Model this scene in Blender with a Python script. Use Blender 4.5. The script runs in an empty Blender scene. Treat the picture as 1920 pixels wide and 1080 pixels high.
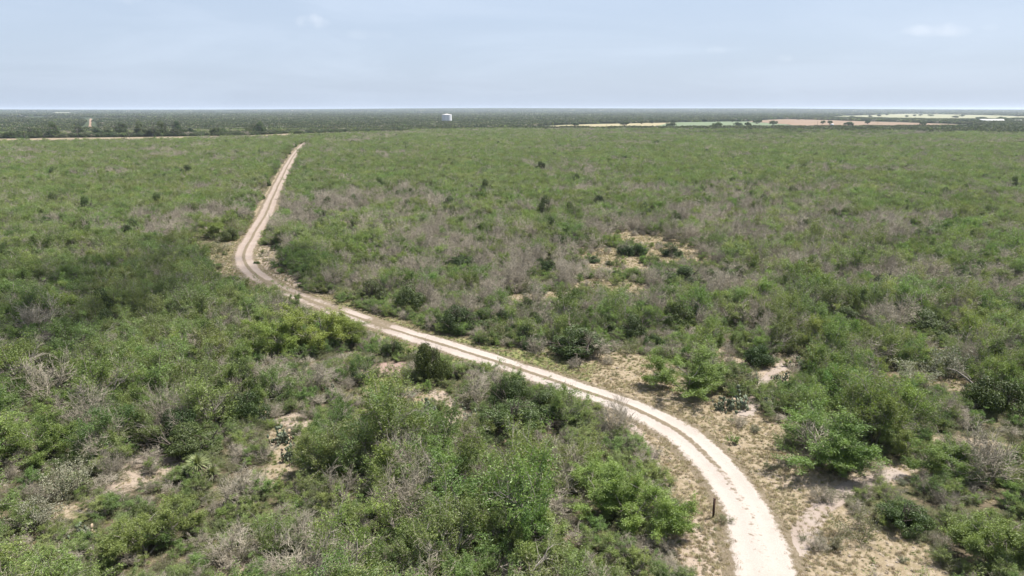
import bpy, math, random
import numpy as np

# ------------------------------------------------------------------ camera, sky, sun, exposure
scn = bpy.context.scene
col = scn.collection
CAM_H = 28.0
cam_d = bpy.data.cameras.new("camera"); cam = bpy.data.objects.new("camera", cam_d); col.objects.link(cam)
cam_d.sensor_width = 36.0; cam_d.lens = 36.0 * 1297.0 / 1920.0
cam_d.clip_start = 0.5; cam_d.clip_end = 60000.0
cam.location = (0, 0, CAM_H)
cam.rotation_euler = (math.pi / 2 - 0.252041, 0, 0)
scn.camera = cam

SUN_EL, SUN_AZ = math.radians(63), math.radians(62)      # azimuth clockwise from +Y (the view), so sun stands right and a little ahead
sun_d = bpy.data.lights.new("sun", 'SUN'); sun = bpy.data.objects.new("sun", sun_d); col.objects.link(sun)
sun_d.energy = 5.0; sun_d.angle = math.radians(0.6); sun_d.color = (1.0, 0.955, 0.89)
sun.rotation_euler = (math.pi / 2 - SUN_EL, 0, -SUN_AZ + math.pi)
sun.location = (60, 40, 200)

world = bpy.data.worlds.new("World"); scn.world = world; world.use_nodes = True
wn = world.node_tree; wn.nodes.clear()
def N(t, typ, **kw):
    n = t.nodes.new(typ)
    for k, v in kw.items(): setattr(n, k, v)
    return n
def M2(t, op, a, b=None, c=None, clamp=False):
    n = N(t, 'ShaderNodeMath', operation=op, use_clamp=clamp)
    for i, v in enumerate((a, b, c)):
        if v is None: continue
        if isinstance(v, (int, float)): n.inputs[i].default_value = v
        else: t.links.new(v, n.inputs[i])
    return n.outputs[0]
def MIX(t, f, a, b, mode='MIX'):
    n = N(t, 'ShaderNodeMix', data_type='RGBA', blend_type=mode)
    for s, v in ((n.inputs[0], f), (n.inputs[6], a), (n.inputs[7], b)):
        if isinstance(v, (int, float)): s.default_value = v
        elif isinstance(v, tuple): s.default_value = (*v, 1) if len(v) == 3 else v
        else: t.links.new(v, s)
    return n.outputs[2]
def RAMP(t, f, *stops, interp='LINEAR'):
    n = N(t, 'ShaderNodeMapRange', interpolation_type='SMOOTHSTEP' if interp == 'S' else 'LINEAR')
    t.links.new(f, n.inputs[0])
    for i, v in enumerate(stops): n.inputs[i + 1].default_value = v
    return n.outputs[0]
def NOISE(t, vec, scale, detail=4, rough=0.55, dist=0.0):
    n = N(t, 'ShaderNodeTexNoise'); n.inputs['Scale'].default_value = scale; n.inputs['Detail'].default_value = detail
    n.inputs['Roughness'].default_value = rough; n.inputs['Distortion'].default_value = dist
    if vec is not None: t.links.new(vec, n.inputs['Vector'])
    return n.outputs['Fac']

sky = N(wn, 'ShaderNodeTexSky', sky_type='NISHITA'); sky.sun_disc = False
sky.sun_elevation = SUN_EL; sky.sun_rotation = SUN_AZ
sky.altitude = 150; sky.air_density = 1.0; sky.dust_density = 2.2; sky.ozone_density = 1.5
tc = N(wn, 'ShaderNodeTexCoord')
sep = N(wn, 'ShaderNodeSeparateXYZ'); wn.links.new(tc.outputs['Generated'], sep.inputs[0])
zc = M2(wn, 'MAXIMUM', sep.outputs[2], 0.02)
comb = N(wn, 'ShaderNodeCombineXYZ')
wn.links.new(M2(wn, 'DIVIDE', sep.outputs[0], M2(wn, 'ADD', zc, 0.12)), comb.inputs[0])
wn.links.new(M2(wn, 'DIVIDE', sep.outputs[1], M2(wn, 'ADD', zc, 0.12)), comb.inputs[1])
veil = RAMP(wn, NOISE(wn, comb.outputs[0], 0.55, 6, 0.55, 0.6), 0.40, 0.72, 0.0, 1.0, interp='S')
veil = M2(wn, 'MULTIPLY', veil, RAMP(wn, sep.outputs[2], 0.0, 0.10, 0.35, 1.0))
HAZE_SKY = (5.4, 6.4, 8.05)
base = MIX(wn, 0.72, sky.outputs[0], HAZE_SKY)
base = MIX(wn, M2(wn, 'MULTIPLY', veil, 0.38), base, (6.6, 7.5, 8.9))
# a few small fair-weather puffs low over the plain, placed by direction
az = M2(wn, 'ARCTAN2', sep.outputs[0], sep.outputs[1]); el = M2(wn, 'ARCSINE', sep.outputs[2])
pn = N(wn, 'ShaderNodeTexNoise'); pn.inputs['Scale'].default_value = 38; pn.inputs['Detail'].default_value = 6
wn.links.new(tc.outputs['Generated'], pn.inputs['Vector'])
for a0, e0, wa, we, k in ((-15.1, 6.35, 1.5, .75, .55), (30.4, 5.2, 3.4, .65, .5), (15.6, 4.4, 1.3, .5, .38), (20.6, 3.75, 1.4, .5, .3), (13.4, 8.95, 1.7, .6, .5), (-27.5, 7.3, 2.6, .6, .25), (-11.5, 5.6, 3, .5, .14)):
    dx = M2(wn, 'DIVIDE', M2(wn, 'SUBTRACT', az, math.radians(a0)), math.radians(wa))
    dy = M2(wn, 'DIVIDE', M2(wn, 'SUBTRACT', el, math.radians(e0)), math.radians(we))
    r2 = M2(wn, 'ADD', M2(wn, 'MULTIPLY', dx, dx), M2(wn, 'MULTIPLY', dy, dy))
    m = M2(wn, 'SUBTRACT', M2(wn, 'MULTIPLY', pn.outputs['Fac'], 2.2), M2(wn, 'ADD', r2, 0.62))
    base = MIX(wn, M2(wn, 'MULTIPLY', RAMP(wn, m, -.15, 0.9, 0, 1, interp='S'), k * .75), base, (8.4, 8.8, 9.6))
bg = N(wn, 'ShaderNodeBackground'); bg.inputs[1].default_value = 0.052
wn.links.new(base, bg.inputs[0])
wo = N(wn, 'ShaderNodeOutputWorld'); wn.links.new(bg.outputs[0], wo.inputs[0])

scn.view_settings.view_transform = 'Standard'; scn.view_settings.look = 'None'
scn.view_settings.exposure = 1.2; scn.view_settings.gamma = 1.0; scn.view_settings.use_curve_mapping = False
scn.cycles.max_bounces = 6; scn.cycles.diffuse_bounces = 3; scn.cycles.transmission_bounces = 3; scn.cycles.volume_bounces = 0

# ------------------------------------------------------------------ helpers
RNG = np.random.default_rng(7)
def tag(o, label=None, cat=None, group=None, kind=None):
    for k, v in (("label", label), ("category", cat), ("group", group), ("kind", kind)):
        if v: o[k] = v
    return o
def link(name, data, parent=None):
    o = bpy.data.objects.new(name, data); col.objects.link(o)
    if parent: o.parent = parent
    return o
def mesh_np(name, v, quads=None, tris=None, mats=(), mat_idx=None, smooth=False, attrs=None):
    me = bpy.data.meshes.new(name)
    v = np.asarray(v, np.float32)
    me.vertices.add(len(v)); me.vertices.foreach_set("co", v.ravel())
    loops, starts, n = [], [], 0
    if quads is not None and len(quads):
        q = np.asarray(quads, np.int32); loops.append(q.ravel()); starts.append(np.arange(len(q)) * 4); n = q.size
    if tris is not None and len(tris):
        q = np.asarray(tris, np.int32); loops.append(q.ravel()); starts.append(n + np.arange(len(q)) * 3)
    lp = np.concatenate(loops); st = np.concatenate(starts).astype(np.int32)
    me.loops.add(len(lp)); me.loops.foreach_set("vertex_index", lp)
    me.polygons.add(len(st)); me.polygons.foreach_set("loop_start", st)
    if mat_idx is not None: me.polygons.foreach_set("material_index", np.asarray(mat_idx, np.int32))
    if smooth: me.polygons.foreach_set("use_smooth", np.ones(len(st), bool))
    for m in mats: me.materials.append(m)
    for k, a in (attrs or {}).items():
        at = me.attributes.new(k, 'FLOAT', 'POINT'); at.data.foreach_set("value", np.asarray(a, np.float32))
    me.update(); me.validate()
    return me
def h2(ix, iy, seed):
    n = (ix.astype(np.int64) * 374761393 + iy.astype(np.int64) * 668265263 + seed * 1442695041) & 0x7fffffff
    n = ((n ^ (n >> 13)) * 1274126177) & 0x7fffffff
    return ((n ^ (n >> 16)) & 0xffff) / 65535.0
def vnoise(x, y, s, seed=0):
    x = np.asarray(x, float) / s; y = np.asarray(y, float) / s
    ix, iy = np.floor(x), np.floor(y); fx, fy = x - ix, y - iy
    fx = fx * fx * (3 - 2 * fx); fy = fy * fy * (3 - 2 * fy)
    a, b, c, d = h2(ix, iy, seed), h2(ix + 1, iy, seed), h2(ix, iy + 1, seed), h2(ix + 1, iy + 1, seed)
    return (a * (1 - fx) + b * fx) * (1 - fy) + (c * (1 - fx) + d * fx) * fy
def fbm(x, y, s, seed=0):
    return (vnoise(x, y, s, seed) + .5 * vnoise(x, y, s / 2.1, seed + 1) + .25 * vnoise(x, y, s / 4.3, seed + 2)) / 1.75
def sst(a, b, x):
    t = np.clip((x - a) / (b - a), 0, 1); return t * t * (3 - 2 * t)

# ------------------------------------------------------------------ layout of the place, metres, camera over the origin looking to +Y
ROAD = [(11.84, 22.72), (14.26, 29.88), (15.88, 37.10), (16.41, 40.36), (16.95, 44.15), (16.95, 47.48), (16.58, 50.93), (15.19, 56.38), (12.05, 61.45), (7.65, 65.99), (2.34, 71.02), (-3.75, 76.43), (-10.68, 82.22), (-17.45, 88.17), (-24.35, 94.70), (-33.04, 103.43), (-40.23, 111.21), (-46.82, 121.02), (-52.61, 132.59), (-57.13, 148.31), (-62.12, 167.22), (-68.71, 192.40), (-78.98, 228.91), (-96.83, 292.98), (-127.34, 404.75), (-159.83, 530.63), (-185.53, 638.19), (-194.51, 696.87), (-193.50, 737.49)]
def catmull(P, step):
    P = np.array(P, float); P = np.vstack([2 * P[0] - P[1], P, 2 * P[-1] - P[-2]]); out = []
    for i in range(1, len(P) - 2):
        n = max(2, int(np.linalg.norm(P[i + 1] - P[i]) / step)); t = np.linspace(0, 1, n, endpoint=False)[:, None]
        a, b, c, d = P[i - 1:i + 3]
        out.append(.5 * ((2 * b) + (c - a) * t + (2 * a - 5 * b + 4 * c - d) * t ** 2 + (3 * b - a - 3 * c + d) * t ** 3))
    return np.vstack(out + [P[-2][None]])
RC = catmull(ROAD, 0.6)
RCC = RC[::5]
def dist_poly(x, y, P):
    """Distance to polyline P and its signed side (positive on the right when walking along it)."""
    x = np.asarray(x, float).ravel(); y = np.asarray(y, float).ravel(); P = np.asarray(P, float)
    best = np.full(x.shape, 1e9); side = np.zeros(x.shape)
    for a, b in zip(P[:-1], P[1:]):
        d = b - a; L2 = d @ d + 1e-9
        t = np.clip(((x - a[0]) * d[0] + (y - a[1]) * d[1]) / L2, 0, 1)
        ex, ey = x - a[0] - t * d[0], y - a[1] - t * d[1]
        q = ex * ex + ey * ey; m = q < best
        best[m] = q[m]; side[m] = (ex * d[1] - ey * d[0])[m]
    return np.sqrt(best), side
# strips and patches without brush: polyline, radius, dry grass 0..1, bare caliche 0..1, green grass 0..1
OPEN = [
    ([(11.12, 71.18), (17.68, 62.44), (21.24, 57.44)], 5.2, .9, .15, 0), ([(21.24, 57.44), (21.02, 50.24), (20.60, 44.84), (18.07, 37.61)], 4.1, 1, .25, 0),
    ([(18.97, 61.45), (21.42, 57.98), (21.55, 52.92)], 4.2, .9, .25, 0),
    ([(21.25, 48.59), (25.95, 47.95), (31.13, 49.91)], 1.7, .8, .55, 0), ([(19.42, 40.95), (22.20, 44.49), (26.21, 47.64), (30.66, 49.82)], .55, .3, 1, 0),
    ([(21.33, 38.13), (24.66, 40.66), (25.01, 38.67)], 2.4, .9, .35, 0),
    ([(21.99, 60.49), (24.91, 65.31), (28.39, 71.18), (31.41, 74.49)], .75, .4, 1, 0), ([(27.27, 68.87), (31.55, 74.83), (28.08, 72.80)], 2.6, .8, .5, 0), ([(16.73, 72.80),(13.56, 75.36)], 2.6, .8, .2, .3),
    ([(10.80, 58.54), (14.16, 50.24), (14.19, 43.48), (12.90, 37.10)], 2.3, .95, .3, 0), ([(10.95, 57.98), (11.72, 54.35), (11.76, 50.67)], .45, 0, 1, 0), ([(12.75, 41.56), (12.41, 37.10)], 1.9, .8, .75, 0),
    ([(-20.57, 59.67), (-18.66, 58.20)], 1.5, .2, 1, 0), ([(-14.76, 65.99), (-11.91, 66.97), (-13.91, 70.39)], 2.3, .6, .15, .6), ([(-7.65, 65.99), (-5.64, 61.45), (-5.50, 58.54)], 1.0, .5, .8, 0), ([(-13.95, 64.63),(-8.58, 64.63)], 1.2, .7, .3, .4),
    ([(-13.44, 72.80), (-12.79, 72.47)], 1.9, 0, .1, 0),
    ([(-17.09, 88.17), (-7.08, 79.04), (1.22, 74.49), (5.85, 71.18)], 3.4, .3, .15, .9), ([(-29.80, 100.66), (-17.09, 88.17)], 4.2, .4, .3, .7), ([(-47.88, 116.12), (-56.98, 134.12), (-59.80, 148.31)], 3.6, .6, .35, .4), ([(-38.67, 110.49), (-45.24, 124.50), (-51.47, 139.47)], 4.2, .4, .8, .1),
    ([(24.80, 154.82), (33.67, 148.31), (34.61, 129.14)], 6.5, .8, 0, 0), ([(16.12, 136.75), (21.64, 124.50)], 6, 1, .1, 0), ([(13.18, 110.49), (19.91, 108.73)], 3.5, 1, .05, 0), ([(1.63, 102.18),(8.36, 104.71)], 2.5, 1, 0, 0),
    ([(-1.20, 38.56), (-0.33, 37.61)], 1.5, .5, .7, 0), ([(-30.20, 48.19), (-28.31, 50.24)], 1.6, .3, .6, 0), ([(-30.70, 51.11), (-29.40, 51.55)], 1.4, .3, .6, 0), ([(-4.07, 60.85), (-5.11, 57.98)], 1.0, .4, .6, 0),
    ([(-17.94, 38.13), (-17.30, 37.35)], 1.3, .5, .6, 0), ([(38.15, 54.35), (42.65, 52.92)], 1.8, .7, .5, 0), ([(3.14, 52.92),(3.65, 50.24)], 1.0,.6,.5,0), ([(-34.28, 43.81), (-31.44, 44.15)], .9, .5, .4, .2),
    ([(-21.06, 56.90),(-18.86, 52.92),(-18.75, 48.59)], 1.1, .6, .4, .3), ([(42.04, 68.87), (47.25, 68.13)], 2.2, .9, 0, .3), ([(25.09, 72.80), (24.84, 78.09)], 1.4, .6, .5, 0), ([(-15.58, 57.98),(-13.84, 61.45)], 1.2, .4, .3, .6),
]
OPENP = [(catmull(P, 2.0) if len(P) > 2 else np.array(P, float), r, a, b, g) for P, r, a, b, g in OPEN]
def fields(x, y):
    """open (no brush), dry grass, bare caliche, green grass -- each 0..1."""
    x = np.asarray(x, float).ravel(); y = np.asarray(y, float).ravel()
    wob = (fbm(x, y, 3.2, 11) - .5) * 1.3 + (fbm(x, y, 9, 12) - .5) * .8
    op = np.zeros(x.shape); dry = np.zeros(x.shape); bare = np.zeros(x.shape); grn = np.zeros(x.shape)
    for P, r, a, b, g in OPENP:
        lo, hi = P.min(0) - r * 2.4, P.max(0) + r * 2.4
        m = np.where((x > lo[0]) & (x < hi[0]) & (y > lo[1]) & (y < hi[1]))[0]
        if not len(m): continue
        d, _ = dist_poly(x[m], y[m], P)
        k = 1 - sst(.65, 1.35, d / r + wob[m] * .9)
        op[m] = np.maximum(op[m], k); dry[m] = np.maximum(dry[m], k * a); bare[m] = np.maximum(bare[m], k * b); grn[m] = np.maximum(grn[m], k * g)
    return op, dry, bare, grn
def ground_z(x, y):
    x = np.asarray(x, float); y = np.asarray(y, float); r = np.hypot(x, y)
    z = .35 * (fbm(x, y, 26, 3) - .5) * (1 - sst(250, 500, r))
    azd = np.degrees(np.arctan2(x, y))
    rim = 24 + 9 * np.sin(np.radians(azd * 5.3 + 40)) + 16 * np.exp(-((azd + 5) / 13) ** 2) + 8 * np.exp(-((azd - 19) / 7) ** 2)
    z = z + sst(3800, 12500, r) * rim * (y > -1e9) + sst(2500, 7000, r) * 5 * (fbm(x, y, 1900, 5) - .5)
    return z

# ------------------------------------------------------------------ materials
def mat(name):
    m = bpy.data.materials.new(name); m.use_nodes = True; t = m.node_tree; t.nodes.clear()
    return m, t
def surf(t, color, rough=.9, normal=None, spec=.15, metal=0.0):
    p = N(t, 'ShaderNodeBsdfPrincipled')
    if isinstance(color, tuple): p.inputs['Base Color'].default_value = (*color, 1)
    else: t.links.new(color, p.inputs['Base Color'])
    p.inputs['Roughness'].default_value = rough; p.inputs['Specular IOR Level'].default_value = spec; p.inputs['Metallic'].default_value = metal
    if normal: t.links.new(normal, p.inputs['Normal'])
    o = N(t, 'ShaderNodeOutputMaterial'); t.links.new(p.outputs[0], o.inputs[0])
    return p
def bump(t, h, s=.5, d=.05):
    b = N(t, 'ShaderNodeBump'); b.inputs['Strength'].default_value = s; b.inputs['Distance'].default_value = d
    t.links.new(h, b.inputs['Height']); return b.outputs[0]
def leaf_mat(name, c_dark, c_light, c_alt, trans=.32, patch=38.0, alt_amt=.6):
    m, t = mat(name)
    oi = N(t, 'ShaderNodeObjectInfo'); at = N(t, 'ShaderNodeAttribute', attribute_name="tone")
    c = MIX(t, at.outputs['Fac'], c_dark, c_light)
    pn = RAMP(t, NOISE(t, oi.outputs['Location'], 1 / patch, 2), .38, .62, -.25, .25)
    f = M2(t, 'ADD', M2(t, 'MULTIPLY', oi.outputs['Random'], alt_amt), pn, clamp=True)
    c = MIX(t, f, c, MIX(t, at.outputs['Fac'], tuple(.8 * v for v in c_alt), tuple(1.2 * v for v in c_alt)))
    hs = N(t, 'ShaderNodeHueSaturation'); t.links.new(c, hs.inputs['Color'])
    r2 = M2(t, 'FRACT', M2(t, 'MULTIPLY', oi.outputs['Random'], 17.3))
    t.links.new(RAMP(t, r2, 0, 1, .70, 1.30), hs.inputs['Value'])
    t.links.new(RAMP(t, M2(t, 'FRACT', M2(t, 'MULTIPLY', oi.outputs['Random'], 43.7)), 0, 1, .474, .522), hs.inputs['Hue'])
    df = N(t, 'ShaderNodeBsdfDiffuse'); tr = N(t, 'ShaderNodeBsdfTranslucent'); gl = N(t, 'ShaderNodeBsdfGlossy'); gl.inputs['Roughness'].default_value = .55
    t.links.new(hs.outputs[0], df.inputs[0])
    t.links.new(MIX(t, 1.0, hs.outputs[0], (1.15, 1.2, .6), 'MULTIPLY'), tr.inputs[0])
    mx = N(t, 'ShaderNodeMixShader'); mx.inputs[0].default_value = trans; t.links.new(df.outputs[0], mx.inputs[1]); t.links.new(tr.outputs[0], mx.inputs[2])
    m2 = N(t, 'ShaderNodeMixShader'); m2.inputs[0].default_value = .03; t.links.new(mx.outputs[0], m2.inputs[1]); t.links.new(gl.outputs[0], m2.inputs[2])
    o = N(t, 'ShaderNodeOutputMaterial'); t.links.new(m2.outputs[0], o.inputs[0])
    return m
def wood_mat(name, c1, c2, scale=9):
    m, t = mat(name); g = N(t, 'ShaderNodeTexCoord'); oi = N(t, 'ShaderNodeObjectInfo')
    n = NOISE(t, g.outputs['Object'], scale, 5, .65)
    c = MIX(t, RAMP(t, n, .3, .7, 0, 1), c1, c2)
    hs = N(t, 'ShaderNodeHueSaturation'); t.links.new(c, hs.inputs['Color']); t.links.new(RAMP(t, oi.outputs['Random'], 0, 1, .75, 1.2), hs.inputs['Value'])
    surf(t, hs.outputs[0], .92)
    return m
L_MESQ = leaf_mat("mesquite_leaf", (.078, .134, .028), (.170, .238, .057), (.170, .200, .074), trans=.34)
L_BIG = leaf_mat("bright_mesquite_leaf", (.092, .150, .028), (.200, .268, .058), (.185, .225, .058), trans=.36)
L_THORN = leaf_mat("thorn_shrub_leaf", (.078, .100, .036), (.150, .172, .066), (.158, .156, .088), trans=.30)
L_FAR_SHADE = leaf_mat("shade_toned_far_leaf", (.028, .043, .014), (.058, .078, .027), (.060, .068, .034), trans=.25, patch=300)  # leaf green darkened to stand in for cloud shade over the far plain
L_EVER = leaf_mat("evergreen_leaf", (.025, .046, .011), (.082, .120, .028), (.064, .086, .028), trans=.24)
L_SAGE = leaf_mat("silver_sage_leaf", (.15, .165, .115), (.26, .265, .19), (.24, .225, .13), trans=.25)
L_YUCCA = leaf_mat("yucca_leaf", (.10, .135, .055), (.27, .29, .14), (.14, .165, .075), trans=.2, alt_amt=.2)
L_DEADY = leaf_mat("dead_yucca_leaf", (.10, .075, .045), (.24, .19, .12), (.15, .12, .08), trans=.1, alt_amt=.2)
L_DRY = leaf_mat("dry_grass_blade", (.235, .192, .124), (.37, .312, .215), (.305, .262, .168), trans=.3, patch=9)
L_GRASS = leaf_mat("green_grass_blade", (.075, .115, .028), (.145, .185, .05), (.17, .165, .065), trans=.35, patch=9)
W_MESQ = wood_mat("mesquite_bark", (.12, .098, .082), (.40, .36, .315))
W_DARK = wood_mat("dark_bark", (.05, .04, .033), (.16, .135, .115))
W_GREY = wood_mat("weathered_twig", (.18, .158, .124), (.45, .402, .318))
W_THORN = wood_mat("thorn_twig", (.14, .115, .098), (.31, .275, .24))

def ground_mat():
    m, t = mat("scrubland_soil")
    pos = N(t, 'ShaderNodeNewGeometry').outputs['Position']
    A = lambda n: N(t, 'ShaderNodeAttribute', attribute_name=n).outputs['Fac']
    dry, bare, grn, red, fld = A("dry"), A("bare"), A("green"), A("red"), A("far")
    n1 = NOISE(t, pos, .35, 5, .6); n2 = NOISE(t, pos, 2.2, 5, .65); n3 = NOISE(t, pos, 9, 4, .7); n4 = NOISE(t, pos, .9, 4, .6)
    litter = MIX(t, RAMP(t, n2, .35, .65, 0, 1), (0.048, 0.042, 0.024), (0.103, 0.082, 0.055))  # litter browns, deepened to add to the shade under and between crowns
    litter = MIX(t, M2(t, 'MULTIPLY', RAMP(t, n1, .45, .6, 0, 1), .75), litter, (0.066, 0.074, 0.029))
    litter = MIX(t, RAMP(t, M2(t, 'ADD', n4, M2(t, 'MULTIPLY', n3, .25)), .68, .78, 0, .8), litter, (0.165, 0.127, 0.093))
    straw = MIX(t, RAMP(t, n3, .3, .7, 0, 1), (.125, .098, .060), (.225, .182, .122))
    straw = MIX(t, RAMP(t, n2, .45, .62, 0, .65), straw, (.275, .225, .17))
    straw = MIX(t, RAMP(t, n4, .55, .70, 0, .45), straw, (.13, .115, .06))
    cal = MIX(t, RAMP(t, n3, .35, .7, 0, 1), (0.273, 0.224, 0.181), (0.201, 0.155, 0.117))
    green = MIX(t, RAMP(t, n2, .35, .65, 0, 1), (0.082, 0.107, 0.033), (0.172, 0.163, 0.073))
    def W(a, lo=.25, hi=.6, k=.55): return RAMP(t, M2(t, 'ADD', a, M2(t, 'MULTIPLY', M2(t, 'SUBTRACT', M2(t, 'ADD', M2(t, 'MULTIPLY', n2, .6), M2(t, 'MULTIPLY', n4, .4)), .5), k * 2)), lo, hi, 0, 1, interp='S')
    c = MIX(t, W(dry), litter, straw)
    c = MIX(t, W(grn, .3, .75, .8), c, green)
    c = MIX(t, W(bare, .35, .72, .8), c, cal)
    c = MIX(t, W(red), c, MIX(t, RAMP(t, n3, .35, .65, 0, 1), (.19, .125, .108), (.27, .195, .17)))
    # far plain: brush-covered country darkened for cloud shade, with scattered pale paddocks and lanes
    mp = N(t, 'ShaderNodeMapping'); mp.inputs['Scale'].default_value = (1, .35, 1); t.links.new(pos, mp.inputs[0])
    f1 = NOISE(t, mp.outputs[0], .0011, 5, .6); f2 = NOISE(t, pos, .011, 6, .7)
    brush = MIX(t, RAMP(t, f2, .35, .65, 0, 1), (.026, .036, .017), (.05, .063, .03))
    brush = MIX(t, RAMP(t, f1, .66, .70, 0, .8), brush, (.30, .27, .15))
    c = MIX(t, fld, c, brush)
    h = M2(t, 'ADD', n2, M2(t, 'MULTIPLY', n3, .6))
    surf(t, c, .95, bump(t, h, .7, .08), .1)
    return m
MAT_GROUND = ground_mat()
def road_mat():
    m, t = mat("caliche_track")
    pos = N(t, 'ShaderNodeNewGeometry').outputs['Position']
    A = lambda n: N(t, 'ShaderNodeAttribute', attribute_name=n).outputs['Fac']
    rut, along = A("rut"), A("pink")
    n2 = NOISE(t, pos, 2.6, 5, .65); n3 = NOISE(t, pos, 11, 4, .7); n1 = NOISE(t, pos, .22, 3)
    white = MIX(t, RAMP(t, n3, .3, .7, 0, 1), (0.328, 0.292, 0.264), (0.276, 0.240, 0.212))
    pink = MIX(t, RAMP(t, n3, .3, .7, 0, 1), (0.240, 0.196, 0.168), (0.200, 0.160, 0.132))
    lane = MIX(t, M2(t, 'ADD', along, RAMP(t, n1, .4, .6, -.2, .2), clamp=True), white, pink)
    lane = MIX(t, RAMP(t, n2, .55, .75, 0, .35), lane, (0.208, 0.160, 0.124))
    mid = MIX(t, RAMP(t, n3, .35, .65, 0, 1), (.088, .072, .044), (.165, .132, .098))
    mid = MIX(t, RAMP(t, n2, .55, .68, 0, .6), mid, (0.104, 0.096, 0.044))
    f = RAMP(t, M2(t, 'ADD', rut, M2(t, 'MULTIPLY', M2(t, 'SUBTRACT', n2, .5), 1.5)), .25, .62, 0, 1, interp='S')
    surf(t, MIX(t, f, mid, lane), .95, bump(t, M2(t, 'ADD', n2, n3), .5, .05), .1)
    return m
MAT_ROAD = road_mat()

# ------------------------------------------------------------------ ground, to the horizon
STRIP_L = [(-900, 540), (-600, 560), (-495.66, 684.29), (-392.79, 723.44), (-277.57, 767.28), (-236.57, 872.89), (-155.15, 937.28), (-46.89, 1039.39), (34.02, 1131.74)]
FIELDS = [  # far paddocks, corners on the ground
    ("hay_field", "long strip of straw-coloured hay field beyond the brush", [(20.36, 1083.61), (190.00, 1099.20), (272.37, 1115.23), (370.38, 1592.97), (249.45, 1511.39), (101.45, 1351.54)], (0.216, 0.186, 0.108), (0.256, 0.224, 0.132)),
    ("green_field", "", [(213.09, 1111.99), (444.82, 1138.48), (487.59, 1138.48), (531.27, 1361.14), (560.04, 1737.13), (378.19, 1626.73)], (0.094, 0.124, 0.068), (0.124, 0.152, 0.088)),
    ("ploughed_field", "", [(588.98, 1785.58), (854.26, 2193.03), (881.17, 1836.80), (888.82, 1427.02), (798.56, 1222.13), (648.36, 1166.25), (454.98, 1155.68), (539.03, 1375.80)], (0.152, 0.108, 0.074), (0.200, 0.144, 0.100)),
    ("far_paddock", "", [(-2898.08, 4495.62), (-2763.59, 4495.62), (-3842.70, 6238.64), (-3996.59, 6238.64)], (0.200, 0.200, 0.136), (0.240, 0.240, 0.168)),
    ("dirt_lane", "", [(-622.81, 1039.39), (-615.00, 1039.39), (-814.74, 1375.80), (-1340.23, 2270.69), (-1347.03, 2270.69), (-818.87, 1375.80)], (0.192, 0.120, 0.080), (0.240, 0.176, 0.128)),
    ("pale_pasture", "", [(1106.69, 2663.43), (1682.24, 3513.18), (2674.50, 4833.33), (2478.30, 3680.82), (2146.27, 2971.58), (1666.78, 2270.69), (1289.99, 1978.65), (1186.98, 2030.91), (1184.41, 2325.58)], (0.180, 0.180, 0.108), (0.220, 0.216, 0.136)),
]
def make_ground():
    inner = np.linspace(-48, 48, 560); outer = np.concatenate([np.linspace(50, 310, 70)])
    azs = np.radians(np.concatenate([inner, outer])); rs = np.concatenate([[0.01], np.geomspace(12, 15500, 620)])
    R, A = np.meshgrid(rs, azs, indexing='ij'); X, Y = R * np.sin(A), R * np.cos(A)
    x, y = X.ravel(), Y.ravel(); z = ground_z(x, y)
    nr, na = R.shape; idx = np.arange(nr * na).reshape(nr, na); nx = np.roll(idx, -1, axis=1)
    q = np.stack([idx[:-1], nx[:-1], nx[1:], idx[1:]], -1).reshape(-1, 4)[:, ::-1]
    near = np.hypot(x, y) < 700
    dry = np.zeros(x.shape); bare = dry.copy(); grn = dry.copy(); red = dry.copy(); far = sst(900, 1500, np.hypot(x, y))
    _, dry[near], bare[near], grn[near] = fields(x[near], y[near])
    d, _ = dist_poly(x[near], y[near], RCC)
    yy = y[near]; k = 1 - sst(1.9, 4.9 - 1.0 * sst(150, 260, yy), d + 2.5 * (fbm(x[near], yy, 4, 21) - .5)); b = 1 - sst(1.6, 4.2, d + 2.0 * (fbm(x[near], yy, 2.5, 22) - .5))
    up = sst(120, 160, yy)
    dry[near] = np.maximum(dry[near], k * .9); bare[near] = np.maximum(bare[near], b * (.28 + .22 * up))
    rp = (-13.83, 72.63); red = np.exp(-(((x - rp[0]) / 3.3) ** 2 + ((y - rp[1]) / 2.2) ** 2))
    # pasture strip beside the utility line
    sd, _ = dist_poly(x, y, STRIP_L); ps = 1 - sst(.8, 1.2, sd / 26 + .5 * (fbm(x, y, 30, 31) - .5)); dry = np.maximum(dry, ps * (far < 1)); far = far * (1 - ps)
    me = mesh_np("ground", np.stack([x, y, z], 1), quads=q, mats=[MAT_GROUND], smooth=True, attrs=dict(dry=dry, bare=bare, green=grn, red=red, far=far))
    return tag(link("ground", me), "dry scrubland ground of tan soil and litter running to the horizon", None, None, "structure")
make_ground()

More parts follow.
